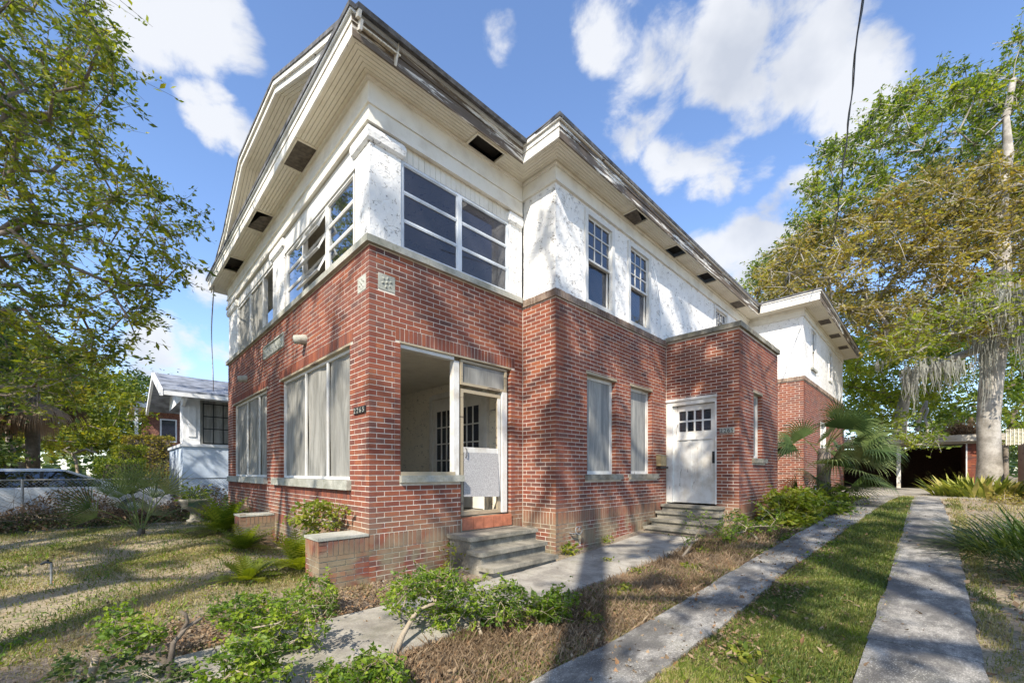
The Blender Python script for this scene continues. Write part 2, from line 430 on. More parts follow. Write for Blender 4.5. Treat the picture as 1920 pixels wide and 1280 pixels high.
# ------------------------------------------------------------------ ground
def build_ground():
    xs = np.concatenate([[-260, -150, -90, -60, -40, -30, -24], np.arange(-20, 8.01, .2), [10, 14, 20, 30, 50, 90, 160, 260]])
    ys = np.concatenate([[-260, -150, -90, -50, -30, -18, -12, -8], np.arange(-5, 27.01, .2), [30, 36, 45, 60, 90, 150, 260, 400]])
    X, Y = np.meshgrid(xs, ys, indexing='ij')
    Z = gnp(X, Y) + .012 * np.sin(X * 2.3 + 1.1 * np.sin(Y * 1.7)) + .010 * np.sin(Y * 3.1 + X * .7) - .012
    V = np.stack([X, Y, Z], -1).reshape(-1, 3); nx, ny = len(xs), len(ys)
    I = np.arange(nx * ny).reshape(nx, ny)
    F = np.stack([I[:-1, :-1], I[1:, :-1], I[1:, 1:], I[:-1, 1:]], -1).reshape(-1, 4)
    m = NT('yard_ground')
    n = m.noise(1.1, 8, .68, dist=.5); fine = m.noise(28, 6, .75); mid = m.noise(6, 6, .7)
    dirt = m.mix(m.rng(fine, .3, .7), (.11, .085, .06), (.34, .27, .20))
    dry = m.mix(m.rng(fine, .3, .7), (.20, .155, .09), (.44, .36, .24))
    green = m.mix(m.rng(fine, .3, .7), (.045, .07, .018), (.17, .19, .05))
    x, y, z = m.xyz()
    lawn = m.mix(m.rng(m.math('ADD', m.math('MULTIPLY', mid, .6), m.math('MULTIPLY', n, .4)), .52, .62), dry, green)
    bed = m.mix(m.rng(mid, .52, .66, 0, .5), dirt, green)
    wob = m.math('ADD', x, m.math('MULTIPLY', m.math('SUBTRACT', mid, .5), 1.4))
    fac = m.math('MULTIPLY', m.rng(wob, -5.6, -4.6), m.rng(wob, -1.9, -1.3, 1, 0))
    c = m.mix(fac, lawn, bed)
    far = m.rng(wob, .2, .6); c = m.mix(m.math('MULTIPLY', far, .6), c, bed)
    m.col(c); m.rough(.95); m.bump(m.math('ADD', fine, mid), .8, .02)
    o = link('ground', np_mesh('ground', V, F, m.m, None, True)); o['kind'] = 'structure'


build_ground()


def slab(name, xl, xr, y0, y1, mat, h=.035, step=.35, jit=.0):
    """concrete strip along y, following the ground; xl/xr functions of y"""
    n = int((y1 - y0) / step) + 1; V = []; F = []; r = random.Random(3)
    for i in range(n + 1):
        y = y0 + (y1 - y0) * i / n; a = xl(y) + r.uniform(-jit, jit); b = xr(y) + r.uniform(-jit, jit)
        for x, dz in ((a - .01, -.08), (a, h), (a + (b - a) / 3, h + .006), (a + 2 * (b - a) / 3, h + .006), (b, h), (b + .01, -.08)):
            V.append((x, y, g(x, y) + dz))
    for i in range(n):
        for k in range(5):
            a = i * 6 + k; F.append((a, a + 1, a + 7, a + 6))
    mb = MB(); mb.v = V; mb.f = [f[::-1] for f in F]
    mb.f += [(0, 1, 2, 3, 4, 5)[::-1], tuple(n * 6 + k for k in range(6))]
    return mb.build(name, mat, recalc=True)


def joints(o, y_list, xl, xr):
    pass


wr = lambda y: -2.87 + .04 * math.sin(y * 1.3)
segs = [-9, -4.9, -3.1, -1.25, .6, 2.35, 4.1, 5.85, 7.45]
for i in range(len(segs) - 1):
    o = slab('walkway', lambda y: -3.93, wr, segs[i] + .008, segs[i + 1] - .008, M['walk'], jit=.012); o['kind'] = 'structure'
def Lc(y): return 0.0 if y < 6.3 else .07 * (y - 6.3)
segs = [-6, -2, 1.2, 4.4, 7.6, 10.6, 13.4, 16.0]
for i in range(len(segs) - 1):
    o = slab('driveway_strip', lambda y: -1.83 + Lc(y) * .9, lambda y: -1.32 + Lc(y), segs[i] + .008, segs[i + 1] - .008, M['strip'], jit=.018); o['kind'] = 'structure'
    o = slab('driveway_strip', lambda y: -.37, lambda y: .25 - .02 * max(0, y - 9), segs[i] + .008, segs[i + 1] - .008, M['strip'], jit=.014); o['kind'] = 'structure'
o = slab('driveway_apron', lambda y: -2.4, lambda y: .9, 16.02, 24.4, M['walk'], .02, .8); o['kind'] = 'structure'
o = slab('yard_path', lambda y: -15.2 + .15 * y, lambda y: -14.5 + .15 * y, -4, 2.6, M['walk'], .02, .5, .03); o['kind'] = 'structure'

# ------------------------------------------------------------------ the house
XC, YC, Y1, X2, Y3, X3, Y4, YW, XW, YE, XL = -4.971, 2.358, 5.135, -4.234, 9.04, -2.721, 11.95, 15.0, -2.735, 22.8, -13.395
house = thing('brick_house', 'two storey red brick and white stucco house with deep cream eaves in the middle', 'house', (-9, 8, 0))
COURSE = .0677; BL = .2025; MJ = .0112; BH = COURSE - MJ

bricks = []      # (x0,x1,y0,y1,z0,z1,orient)


class Wall:
    """axis: 'F' faces -Y (u=x, plane y=p);  'S' faces +X (u=y, plane x=p)"""
    def __init__(s, axis, p): s.a = axis; s.p = p
    def box(s, mb, u0, u1, v0, v1, z0, z1):
        if s.a == 'F': mb.box(u0, u1, s.p - v0, s.p - v1, z0, z1)
        else: mb.box(s.p + v0, s.p + v1, u0, u1, z0, z1)
    def pt(s, u, v, z): return (u, s.p - v, z) if s.a == 'F' else (s.p + v, u, z)


WF, WS1, WJ, WS2, WV, WS3, WWF, WWS = Wall('F', YC), Wall('S', XC), Wall('F', Y1), Wall('S', X2), Wall('F', Y3), Wall('S', X3), Wall('F', YW), Wall('S', XW)
BD = .09


def add_brick(w, u0, u1, z0, z1, proud=0.0):
    if u1 - u0 < .02 or z1 - z0 < .02: return
    j = random.uniform(-.0012, .0015) + proud
    bricks.append((w, u0, u1, z0, z1, j))


def fill_stretch(w, u0, u1, z0, z1, holes, phase=0, start=0):
    """running bond, cut at holes (list of (u0,u1,z0,z1))"""
    z = z0; k = start
    holes = [(h[0] - .0, h[1] + .0, h[2], h[3]) for h in holes]
    while z + BH * .6 < z1:
        zt = min(z + BH, z1)
        # free intervals
        iv = [(u0, u1)]
        for h in holes:
            if z < h[3] - .012 and zt > h[2] + .012:
                nv = []
                for a, b in iv:
                    if h[1] <= a or h[0] >= b: nv.append((a, b)); continue
                    if h[0] > a: nv.append((a, h[0]))
                    if h[1] < b: nv.append((h[1], b))
                iv = nv
        off = phase + (0 if k % 2 == 0 else (BL + MJ) / 2)
        for a, b in iv:
            st = BL + MJ
            i = math.floor((a - off) / st) - 1
            while True:
                p = off + i * st; q = p + BL
                if p > b: break
                aa, bb = max(p, a), min(q, b)
                if bb - aa > .025:
                    # make cut pieces meet the edge
                    if aa - a < .03: aa = a
                    if b - bb < .03: bb = b
                    add_brick(w, aa, bb, z, zt)
                i += 1
        z += COURSE; k += 1


def soldiers(w, u0, u1, z0, z1, wd=COURSE, proud=0.002):
    n = max(1, round((u1 - u0) / wd)); s = (u1 - u0) / n
    for i in range(n): add_brick(w, u0 + i * s + MJ / 2, u0 + (i + 1) * s - MJ / 2, z0 + MJ / 2, z1 - MJ / 2, proud)


def stack(w, u0, u1, z0, z1):
    z = z0
    while z < z1 - .02:
        add_brick(w, u0 + .004, u1 - .004, z, min(z + BH, z1), .001); z += COURSE


def masonry(w, u0, u1, z0, z1, holes, th=.24, mat='mortar', name='wall', proud=-.003):
    """solid wall around holes, as rectangles"""
    if mat == 'mortar': holes = [(h[0] - .005, h[1] + .005, h[2] - .005, h[3] + .005) for h in holes]
    us = sorted({u0, u1, *[min(max(h[i], u0), u1) for h in holes for i in (0, 1)]})
    zs = sorted({z0, z1, *[min(max(h[i], z0), z1) for h in holes for i in (2, 3)]})
    mb = MB()
    for i in range(len(us) - 1):
        # merge vertically
        run = None
        for k in range(len(zs) - 1):
            cu = (us[i] + us[i + 1]) / 2; cz = (zs[k] + zs[k + 1]) / 2
            solid = not any(h[0] < cu < h[1] and h[2] < cz < h[3] for h in holes)
            if solid and run is None: run = zs[k]
            if (not solid or k == len(zs) - 2) and run is not None:
                top = zs[k + 1] if solid else zs[k]
                w.box(mb, us[i], us[i + 1], proud, -th, run, top); run = None
    o = mb.build(name, M[mat], house); return o


# openings -------------------------------------------------------------
z0 = 0.005
def sn(z): return z0 + round((z - z0) / COURSE) * COURSE - MJ / 2
def SN(l): return [(a, b, sn(c), sn(d)) for a, b, c, d in l]
hF = SN([(-8.68, -5.55, 1.30, 3.10), (-12.78, -9.62, 1.29, 3.10)])
hS1 = SN([(2.80, 3.80, 1.35, 3.11), (3.80, 4.85, .50, 3.11)])
hS2 = SN([(5.99, 6.93, 1.38, 3.14), (7.48, 8.36, 1.38, 3.14)])
hV = SN([(-4.22, -3.15, .66, 3.00)])
hS3 = SN([(9.99, 10.62, 1.69, 3.14)])
TOP = 4.275
wallF = masonry(WF, XL, XC - .007, -.3, TOP, hF)
wallS1 = masonry(WS1, YC + .007, Y1 - .002, -.3, TOP, hS1)
wallJ = masonry(WJ, XC - .24, X2 - .007, -.3, TOP, [])
wallS2 = masonry(WS2, Y1 + .24, YW, -.3, TOP, hS2 + [(10, 11, -2, -1)])
wallV = masonry(WV, X2 - .1, X3 - .007, -.3, 4.30, hV)
wallS3 = masonry(WS3, Y3 + .24, Y4, -.3, 4.30, hS3)
wallWF = masonry(WWF, X2 - .24, XW - .007, -.3, 4.24, [])
hWS = SN([(17.6, 18.6, 1.6, 3.1)])
wallWS = masonry(WWS, YW + .24, YE, -.3, 4.24, hWS)
mb = MB(); mb.box(X2, X3 - .24, Y4 - .24, Y4, 0, 4.3); mb.build('wall', M['brick'], house)
mb = MB(); mb.box(X2 - .2, XW, YE + .001, YE + .2, 0, 4.24); mb.build('wall', M['brick'], house)

def soldier_holes(hs, extra): return hs + extra
# front
T1 = hF[0][3]
solF = [(-8.78, -5.45, T1 + COURSE * .5, T1 + 3 * COURSE), (-12.88, -9.52, T1 + COURSE * .5, T1 + 3 * COURSE)]
B1 = hF[0][2]
rowF = [(-9.07, -5.50, B1 - 4 * COURSE, B1 - 2 * COURSE), (-13.24, -9.6, B1 - 4 * COURSE, B1 - 2 * COURSE)]
sillF = [(-9.07, -5.50, B1 - 2 * COURSE, B1), (-13.24, -9.6, B1 - 2 * COURSE, B1)]
medF = SN([(-5.30, -5.05, 3.73, 3.93)]); relF = SN([(-9.83, -8.45, 3.73, 4.0)]); ZA, ZB = sn(.40), sn(.60); ZC, ZD = sn(.54), sn(.74)
fill_stretch(WF, XL, XC + .001, z0, TOP - .004, hF + solF + rowF + sillF + medF + relF + [(XL, XC, ZA, ZB), (-8.68, -5.55, T1, T1 + COURSE), (-12.78, -9.62, T1, T1 + COURSE)], phase=XC + .001 - (BL + MJ) * 40)
for a in solF: soldiers(WF, *a)
for a in rowF: soldiers(WF, *a)
soldiers(WF, XL, XC + .001, ZA, ZB)
# side of porch
T2 = hS1[0][3]; B2 = hS1[0][2]
solS1 = [(2.72, 4.94, T2 + COURSE * .4, T2 + 3 * COURSE)]
fill_stretch(WS1, YC, Y1 - .006, z0, TOP - .004, hS1 + solS1 + [(2.475, 2.718, sn(3.74), sn(3.955)), (YC, Y1, ZA, ZB), (2.71, 2.80, B2, T2), (4.85, 4.95, ZB, T2), (2.78, 3.80, B2 - 1.5 * COURSE, B2), (2.72, 4.94, T2, T2 + COURSE)], phase=YC)
for a in solS1: soldiers(WS1, *a)
stack(WS1, 2.71, 2.80, B2 + MJ / 2, T2); stack(WS1, 4.85, 4.95, ZB + MJ / 2, T2)
soldiers(WS1, YC, 3.80, ZA, ZB); soldiers(WS1, 4.85, Y1 - .006, ZA, ZB)
# jog face
fill_stretch(WJ, XC + .008, X2 + .001, z0, TOP - .07, [(XC, X2, ZC, ZD)], phase=X2 - (BL + MJ) * 5)
soldiers(WJ, XC + .01, X2 + .001, ZC, ZD)
# side wall
vh = SN([(5.80, 6.25, .14, .41), (7.50, 7.95, .14, .41)]); B3 = hS2[0][2]; B4 = hS3[0][2]
fill_stretch(WS2, Y1, YW - .005, z0, TOP - .07, hS2 + [(5.93, 7.12, B3 - 1.5 * COURSE, B3), (7.40, 8.60, B3 - 1.5 * COURSE, B3), (Y1, 9.03, ZC, ZD), (Y3 - .005, Y4, 0, 4.3)] + vh, phase=Y1)
soldiers(WS2, Y1, 9.03, ZC, ZD)
for a in (5.80, 7.50): soldiers(WS2, a, a + .45, vh[0][2], vh[0][3], .09)
# vestibule
fill_stretch(WV, X2 + .008, X3 + .001, z0, 4.30, hV, phase=X3 - (BL + MJ) * 10)
fill_stretch(WS3, Y3, Y4, z0, 4.30, hS3 + [(9.87, 10.88, B4 - 1.5 * COURSE, B4), (Y3, Y4, ZC, ZD)], phase=Y3)
soldiers(WS3, Y3, Y4, ZC, ZD)
# rear wing
fill_stretch(WWF, X2 + .008, XW + .001, .3, 4.17, [], phase=XW - (BL + MJ) * 10)
fill_stretch(WWS, YW, YE, .3, 4.17, hWS + [(17.5, 18.7, 1.47, 1.6)], phase=YW)

# wing walls beside the old stair on the front
for (a, b, ya, top) in ((-5.42, XC, 1.75, .605), (-9.52, -9.06, 1.78, .57)):
    mb = MB(); mb.box(a + .007, b - .007, ya + .007, YC - .001, -.2, top - .012); o = mb.build('stair_wing_wall', M['mortar'], house)
    f = Wall('F', ya); s_ = Wall('S', b)
    fill_stretch(f, a, b, z0 - .06, .40, [], phase=a); soldiers(f, a, b, .40, top - .012)
    fill_stretch(s_, ya, YC, z0 - .06, .40, [], phase=ya); soldiers(s_, ya + .10, YC, .40, top - .012)
    for k in range(3): add_brick(s_, ya, ya + .095, .405 + k * COURSE, .405 + k * COURSE + BH)
    mb = MB(); mb.box(a - .012, b + .012, ya - .014, YC - .009, top - .012, top + .018)
    mb.build('coping', M['capstone'], house)

# bricks: the 300 showing largest are objects, the rest one mesh
cam0 = Vector((0, 0, CAMZ))
def visible_size(b):
    w_, u0, u1, z0_, z1_, j = b
    c = Vector(w_.pt((u0 + u1) / 2, 0, (z0_ + z1_) / 2)) - cam0
    depth = c.dot(FW)
    if depth < .5: return 0
    px = 960 + FPX * c.dot(RT) / depth; py = HY - FPX * c.z / depth
    if not (0 < px < 1920 and 0 < py < 1280): return 0
    nrm = Vector((0, -1, 0)) if w_.a == 'F' else Vector((1, 0, 0))
    return (u1 - u0) * (z1_ - z0_) * abs((-c).normalized().dot(nrm)) / c.length_squared
order = sorted(range(len(bricks)), key=lambda i: -visible_size(bricks[i]))
single = set(order[:300]); cache = {}
V = []; F = []; RN = []
for i, (w_, u0, u1, z0_, z1_, j) in enumerate(bricks):
    r = random.random()
    if i in single:
        wd, ht = round(u1 - u0, 3), round(z1_ - z0_, 3); key = (w_.a, wd, ht)
        if key not in cache:
            mb = MB(); ww = Wall(w_.a, 0); ww.box(mb, -wd / 2, wd / 2, 0, -BD, -ht / 2, ht / 2); cache[key] = mb.mesh('brick', M['brick'])
        o = link('brick', cache[key], wallF if w_ is WF else wallS1 if w_ is WS1 else wallJ if w_ is WJ else wallS2 if w_ is WS2 else wallV if w_ is WV else wallS3)
        o.location = w_.pt((u0 + u1) / 2, j, (z0_ + z1_) / 2)
    else:
        mb = MB(); w_.box(mb, u0, u1, j, -BD, z0_, z1_); n = len(V); V += mb.v; F += [tuple(n + q for q in f) for f in mb.f]; RN += [r] * 8
me = np_mesh('brickwork', np.array(V), np.array(F), M['brick'], np.array(RN))
link('brickwork', me, house, None, True)
print('bricks', len(bricks))

# offset path strips ---------------------------------------------------
PATH = [(XL, 14), (XL, YC), (XC, YC), (XC, Y1), (X2, Y1), (X2, YW), (XW, YW), (XW, YE), (-6, YE)]
def offpt(path, i, o):
    p = path[i]
    def nn(k):
        a, b = path[k], path[k + 1]; dx, dy = b[0] - a[0], b[1] - a[1]; l = math.hypot(dx, dy); return (dy / l, -dx / l)
    if i == 0: n = nn(0); return (p[0] + n[0] * o, p[1] + n[1] * o)
    if i == len(path) - 1: n = nn(i - 1); return (p[0] + n[0] * o, p[1] + n[1] * o)
    a, b = nn(i - 1), nn(i); return (p[0] + (a[0] + b[0]) * o, p[1] + (a[1] + b[1]) * o)
def strip(mb, i, o0, o1, z0_, z1_, path=PATH):
    A, B, Cc, D = offpt(path, i, o0), offpt(path, i + 1, o0), offpt(path, i + 1, o1), offpt(path, i, o1)
    mb.prism([A, D, Cc, B], z0_, z1_)
def strip_part(name, i, o0, o1, za, zb, mat, parent=house):
    mb = MB(); strip(mb, i, o0, o1, za, zb); return mb.build(name, M[mat], parent)

# stone band on the porch block (segments 0..2), brick cap on the main block
for i in (0, 1, 2): strip_part('stone_band', i, -.10, .055, 4.275, 4.365, 'capstone')
capV = []
for i, za in ((3, 4.215), (4, 4.215), (5, 4.175), (6, 4.175)):
    a, b = PATH[i], PATH[i + 1]; L_ = math.hypot(b[0] - a[0], b[1] - a[1]); n = int(L_ / .0677)
    mb = MB(); strip(mb, i, -.2, .018, za + .005, za + .11); cap = mb.build('brick_coping', M['mortar'], house)
    mb = MB(); dx, dy = (b[0] - a[0]) / n, (b[1] - a[1]) / n; l = math.hypot(dx, dy); nx, ny = dy / l, -dx / l
    for k in range(n):
        ex = .028 if not (i in (4, 6) and k == 0) else .028
        p0 = (a[0] + dx * (k + .07), a[1] + dy * (k + .07)); p1 = (a[0] + dx * (k + .93), a[1] + dy * (k + .93))
        if i in (3, 5) and k == n - 1: p1 = (a[0] + dx * (k + 1.35), a[1] + dy * (k + 1.35))
        j = random.uniform(-.004, .006)
        mb.prism([p0, (p0[0] + nx * (ex + j), p0[1] + ny * (ex + j)), (p1[0] + nx * (ex + j), p1[1] + ny * (ex + j)), p1], za + random.uniform(-.003, .003), za + .118 + random.uniform(-.003, .003))
    me = mb.mesh('coping_bricks', M['capbrick']); at = me.attributes.new('rnd', 'FLOAT', 'POINT')
    at.data.foreach_set('value', np.repeat(rng.random(n) * .13 + .86, 8).astype(np.float32))
    link('coping_bricks', me, house, None, True)
# mossy coping of the vestibule
mb = MB(); r_ = random.Random(4)
VP = [(X2, Y3), (X3, Y3), (X3, Y4)]
for i in (0, 1):
    a, b = VP[i], VP[i + 1]; n = 3 if i == 0 else 5
    for k in range(n):
        pa = (a[0] + (b[0] - a[0]) * k / n, a[1] + (b[1] - a[1]) * k / n); pb = (a[0] + (b[0] - a[0]) * (k + 1) / n, a[1] + (b[1] - a[1]) * (k + 1) / n)
        q = MB(); e = .055; dz = r_.uniform(-.006, .006)
        if i == 0: q.box(pa[0] + (.009 if k == 0 else .003), pb[0] - .003 + (e if k == n - 1 else 0), Y3 - e, Y3 + .25, 4.302, 4.405 + dz)
        else: q.box(X3 - .25, X3 + e, pa[1] + (.253 if k == 0 else .003), pb[1] - .003, 4.302, 4.405 + dz)
        q.build('coping_stone', M['mossstone'], house)
mb = MB(); mb.box(X2 + .002, X3 - .2, Y3 + .2, Y4, 4.15, 4.2); mb.build('flat_roof', M['shingle'], house)

# stucco of the upper floor
def stucco(w, u0, u1, z0_, z1_, holes, proud=-.02, th=.2): return masonry(w, u0, u1, z0_, z1_, holes, th, 'stucco', 'stucco_wall', proud)
U5 = (5.93, 6.87, 4.33, 5.99); U6 = (7.38, 8.31, 4.33, 5.99); U7 = (12.0, 13.05, 4.9, 6.03)
stucco(WJ, XC + .001, X2 - .02, 4.333, 6.08, [])
stucco(WS2, Y1 + .20, YW, 4.333, 6.08, [U5, U6, U7])
UW = [(16.17, 16.86, 4.75, 6.02), (19.3, 20.05, 4.8, 5.95)]
stucco(WWF, X2 - .2, XW - .02, 4.293, 6.12, [])
stucco(WWS, YW + .20, YE, 4.293, 6.12, UW)
# stucco columns of the sun porch
for nm, (xa, xb, ya, yb) in dict(a=(-5.41, XC - .015, YC + .015, 2.81), b=(-9.24, -8.50, YC + .015, 2.75), c=(XL + .015, -12.35, YC + .015, 2.75), d=(XC - .3, XC - .015, 4.84, Y1 - .001)).items():
    mb = MB(); mb.box(xa, xb, ya, yb, 4.366, 5.79); col = mb.build('column', M['stucco'], house)
    mb = MB(); e = .045
    x0_, x1_, y0_, y1_ = xa - e, xb + e, ya - e, yb + e
    if nm == 'd': y1_ = Y1 - .021
    n0 = len(mb.v)
    for zz, ee in ((5.58, 0), (5.61, .03), (5.70, .045), (5.755, .03), (5.785, .0)):
        pass
    prof = [(5.575, -.03), (5.605, 0), (5.68, .012), (5.74, .0), (5.775, -.03)]
    for zz, d in prof:
        mb.v += [(x0_ - d, y0_ - d, zz), (x1_ + d, y0_ - d, zz), (x1_ + d, y1_ + (d if nm != 'd' else 0), zz), (x0_ - d, y1_ + (d if nm != 'd' else 0), zz)]
    for k in range(len(prof) - 1):
        for q in range(4):
            a = k * 4 + q; b = k * 4 + (q + 1) % 4; mb.f.append((a, b, b + 4, a + 4))
    mb.f += [(3, 2, 1, 0), (16, 17, 18, 19)]
    mb.build('capital', M['stucco'], col)
# frieze, mouldings ----------------------------------------------------
SEG = range(0, 8)
for i in SEG:
    zb = 5.79 if i < 3 else 6.06 if i < 5 else 6.10
    if i < 3:
        strip_part('frieze_board', i, -.19, .012, zb, 6.02, 'trimX'); strip_part('frieze_moulding', i, -.19, .035, 6.02, 6.05, 'trimX')
        strip_part('frieze_board', i, -.19, .018, 6.05, 6.34, 'trimX'); strip_part('frieze_moulding', i, .018, .055, 6.30, 6.338, 'trimX')
        strip_part('frieze_moulding', i, .012, .05, 5.775, 5.835, 'trimX')
    else:
        strip_part('frieze_board', i, -.19, .012, zb, 6.34, 'trimX'); strip_part('frieze_moulding', i, .012, .045, 6.285, 6.338, 'trimX')
        strip_part('frieze_moulding', i, .012, .028, zb, zb + .02, 'trimX')
# soffit boards with openings, fascia, gutter, roof edge
VENT = {1: [(-7.30, -6.62, .02, .33, 'mesh'), (-9.70, -8.95, .02, .33, 'torn'), (-12.1, -11.3, .02, .33, 'open')],
        2: [(3.88, 4.42, -.02 + .05, .30, 'open')],
        4: [(7.10, 7.56, .03, .33, 'torn'), (8.86, 9.38, .03, .33, 'open'), (10.6, 11.25, .03, .33, 'open'), (13.0, 13.6, .03, .33, 'mesh')],
        6: [(16.6, 17.2, .08, .38, 'mesh'), (18.6, 19.2, .08, .38, 'mesh'), (20.6, 21.2, .08, .38, 'mesh')]}
for i in SEG:
    ov = .36 if i < 5 else .45
    a, b = PATH[i], PATH[i + 1]; alongx = abs(b[0] - a[0]) > abs(b[1] - a[1])
    nb = int(round(ov / .052)); bw = ov / nb
    for k in range(nb):
        o0, o1 = k * bw + .003, (k + 1) * bw - .003
        if i == 5: pass
        A, B, Cc, D = offpt(PATH, i, o0), offpt(PATH, i + 1, o0), offpt(PATH, i + 1, o1), offpt(PATH, i, o1)
        ax = 0 if alongx else 1
        cuts = [v for v in VENT.get(i, []) if o0 < v[3] - .01 and o1 > v[2] + .01]
        sgn = 1 if B[ax] > A[ax] else -1
        cur0, cur1 = A, D
        pieces = []
        cuts = sorted(cuts, key=lambda v: sgn * v[0])
        for v in cuts:
            lo, hi = (v[0], v[1]) if sgn > 0 else (v[1], v[0])
            q0 = list(A); q0[ax] = lo; q1 = list(D); q1[ax] = lo; pieces.append((cur0, cur1, tuple(q1), tuple(q0)))
            q0 = list(A); q0[ax] = hi; q1 = list(D); q1[ax] = hi; cur0, cur1 = tuple(q0), tuple(q1)
        pieces.append((cur0, cur1, Cc, B))
        for p in pieces:
            mb = MB(); dz = random.uniform(0, .002); mb.prism(list(p), 6.34 + dz, 6.354 + dz); mb.build('soffit_board', M['soffit'], house)
    for (u0, u1, oa, ob, kind) in VENT.get(i, []):
        w_ = Wall('F', a[1]) if alongx else Wall('S', a[0])
        root = MB()
        for (p, q, r, s_) in ((u0 - .03, u1 + .03, oa - .03, oa), (u0 - .03, u1 + .03, ob, min(ob + .025, ov - .005)), (u0 - .03, u0, oa, ob), (u1, u1 + .03, oa, ob)):
            w_.box(root, p, q, r, s_, 6.322, 6.339)
        fr = root.build('soffit_vent', M['soffit'], house)
        if kind == 'mesh':
            mb = MB(); w_.box(mb, u0, u1, oa, ob, 6.336, 6.341); mb.build('vent_screen', M['mesh'], fr)
        if kind == 'torn':
            mb = MB(); mb.v = [w_.pt(u0, oa, 6.338), w_.pt(u1, oa, 6.338), w_.pt(u1 - .1, ob - .08, 6.30), w_.pt(u0, ob, 6.338)]; mb.f = [(0, 1, 2, 3)]
            mb.build('vent_screen', M['mesh'], fr)
        mb = MB()
        w_.box(mb, u0 - .04, u1 + .04, oa - .04, ob + .03, 6.46, 6.47); mb.build('vent_shade_sheet', M['dark'], fr)  # near-black sheet, painted as the darkness of the attic above the opening
    fm = 'fasciaF' if i in (0, 1, 3, 5) else 'fasciaS'
    strip_part('fascia', i, ov, ov + .022, 6.325, 6.47, fm)
    strip_part('fascia', i, ov + .005, ov + .035, 6.474, 6.55, fm, house)
    strip_part('gutter', i, ov - .02, ov + .065, 6.553, 6.605, 'alu' if i in (1, 2) else 'fasciaF')
    strip_part('roof_edge', i, ov - .05, ov + .078, 6.608, 6.624, 'shingle')

# roofs ----------------------------------------------------------------
def roofpoly(pts, th=.06, name='roof', mat='shingle'):
    n = Vector(pts[1]) - Vector(pts[0]); m2 = Vector(pts[2]) - Vector(pts[0]); nr = n.cross(m2).normalized()
    if nr.z < 0: nr = -nr; pts = pts[::-1]
    mb = MB(); k = len(pts); n0 = 0
    mb.v = [tuple(Vector(p)) for p in pts] + [tuple(Vector(p) - Vector((0, 0, th))) for p in pts]
    mb.f = [tuple(range(k)), tuple(range(2 * k - 1, k - 1, -1))] + [(i, k + i, k + (i + 1) % k, (i + 1) % k) for i in range(k)]
    return mb.build(name, M[mat], house)
ZR = 6.634
e = .44
# pent roof in front, side slopes
roofpoly([(XL - e, YC - e, ZR), (XC + e, YC - e, ZR), (XC + .2, 2.75, ZR + .28), (XL - .2, 2.75, ZR + .28)])
roofpoly([(XC + e, YC - e, ZR + .002), (XC + e, Y1 - e, ZR + .002), (-6.4, Y1 - e + 2, ZR + .8), (-6.4, 3.2, ZR + .8)])
roofpoly([(X2 + e, Y1 - e, ZR), (X2 + e, YW + .3, ZR), (-9.1, YW - 3, 8.55), (-9.1, 9.5, 8.55)])
roofpoly([(XL - e, 5, ZR), (X2 + e, Y1 - e, ZR - .001), (-9.1, 9.5, 8.55)])
roofpoly([(XL - e, YC - e, ZR - .002), (XL - e, 16, ZR - .002), (-9.1, 13, 8.5), (-9.1, 4, 8.3)])
roofpoly([(XW + .52, YW - .52, ZR + .001), (XW + .52, YE + .5, ZR + .001), (-5.2, YE - 1.5, 7.35), (-5.2, YW + 1.9, 7.35)])
roofpoly([(XW + .52, YW - .52, ZR + .003), (-5.2, YW + 1.9, 7.352), (-6.5, YW + 1.9, 7.352), (-5.4, YW - .52, ZR + .003)])
# jerkin-head gable over the front
GP = [(-13.95, 6.52), (-11.95, 7.17), (-10.30, 8.06), (-7.78, 8.03), (-6.25, 7.36), (-4.45, 6.60)]
yf, yb = 2.04, 2.52
def off_profile(P, d):
    out = []
    for i, p in enumerate(P):
        a = P[max(0, i - 1)]; b = P[min(len(P) - 1, i + 1)]; dx, dz = b[0] - a[0], b[1] - a[1]; l = math.hypot(dx, dz)
        out.append((p[0] + dz / l * d, p[1] - dx / l * d))
    return out
def prof_strip(name, P, d0, d1, ya, yb_, mat, parent=house):
    A = off_profile(P, d0); B = off_profile(P, d1); mb = MB()
    for i in range(len(P) - 1):
        mb.hexa([(B[i][0], ya, B[i][1]), (B[i + 1][0], ya, B[i + 1][1]), (B[i + 1][0], yb_, B[i + 1][1]), (B[i][0], yb_, B[i][1]),
                 (A[i][0], ya, A[i][1]), (A[i + 1][0], ya, A[i + 1][1]), (A[i + 1][0], yb_, A[i + 1][1]), (A[i][0], yb_, A[i][1])])
    return mb.build(name, M[mat], parent)
prof_strip('gable_roof', GP, 0, .05, yf - .05, 9.0, 'shingle')
prof_strip('rake_board', GP, .052, .12, yf - .035, yf, 'fasciaF'); prof_strip('rake_board', GP, .122, .22, yf, yf + .03, 'fasciaF')
nb = 8
for k in range(nb):
    prof_strip('gable_soffit_board', GP, .17, .185, yf + .032 + (yb - yf) * k / nb, yf + .030 + (yb - yf) * (k + 1) / nb - .004, 'soffit')
mb = MB(); A = off_profile(GP, .16)
n = len(A); mb.v = [(a, yb, z) for a, z in A] + [(A[-1][0], yb, 6.6), (A[0][0], yb, 6.4)]
mb.f = [tuple(range(n + 2))[::-1]]; mb.build('gable_wall', M['trimX'], house)
prof_strip('gable_frieze', GP, .19, .30, yb - .025, yb - .002, 'trimX')

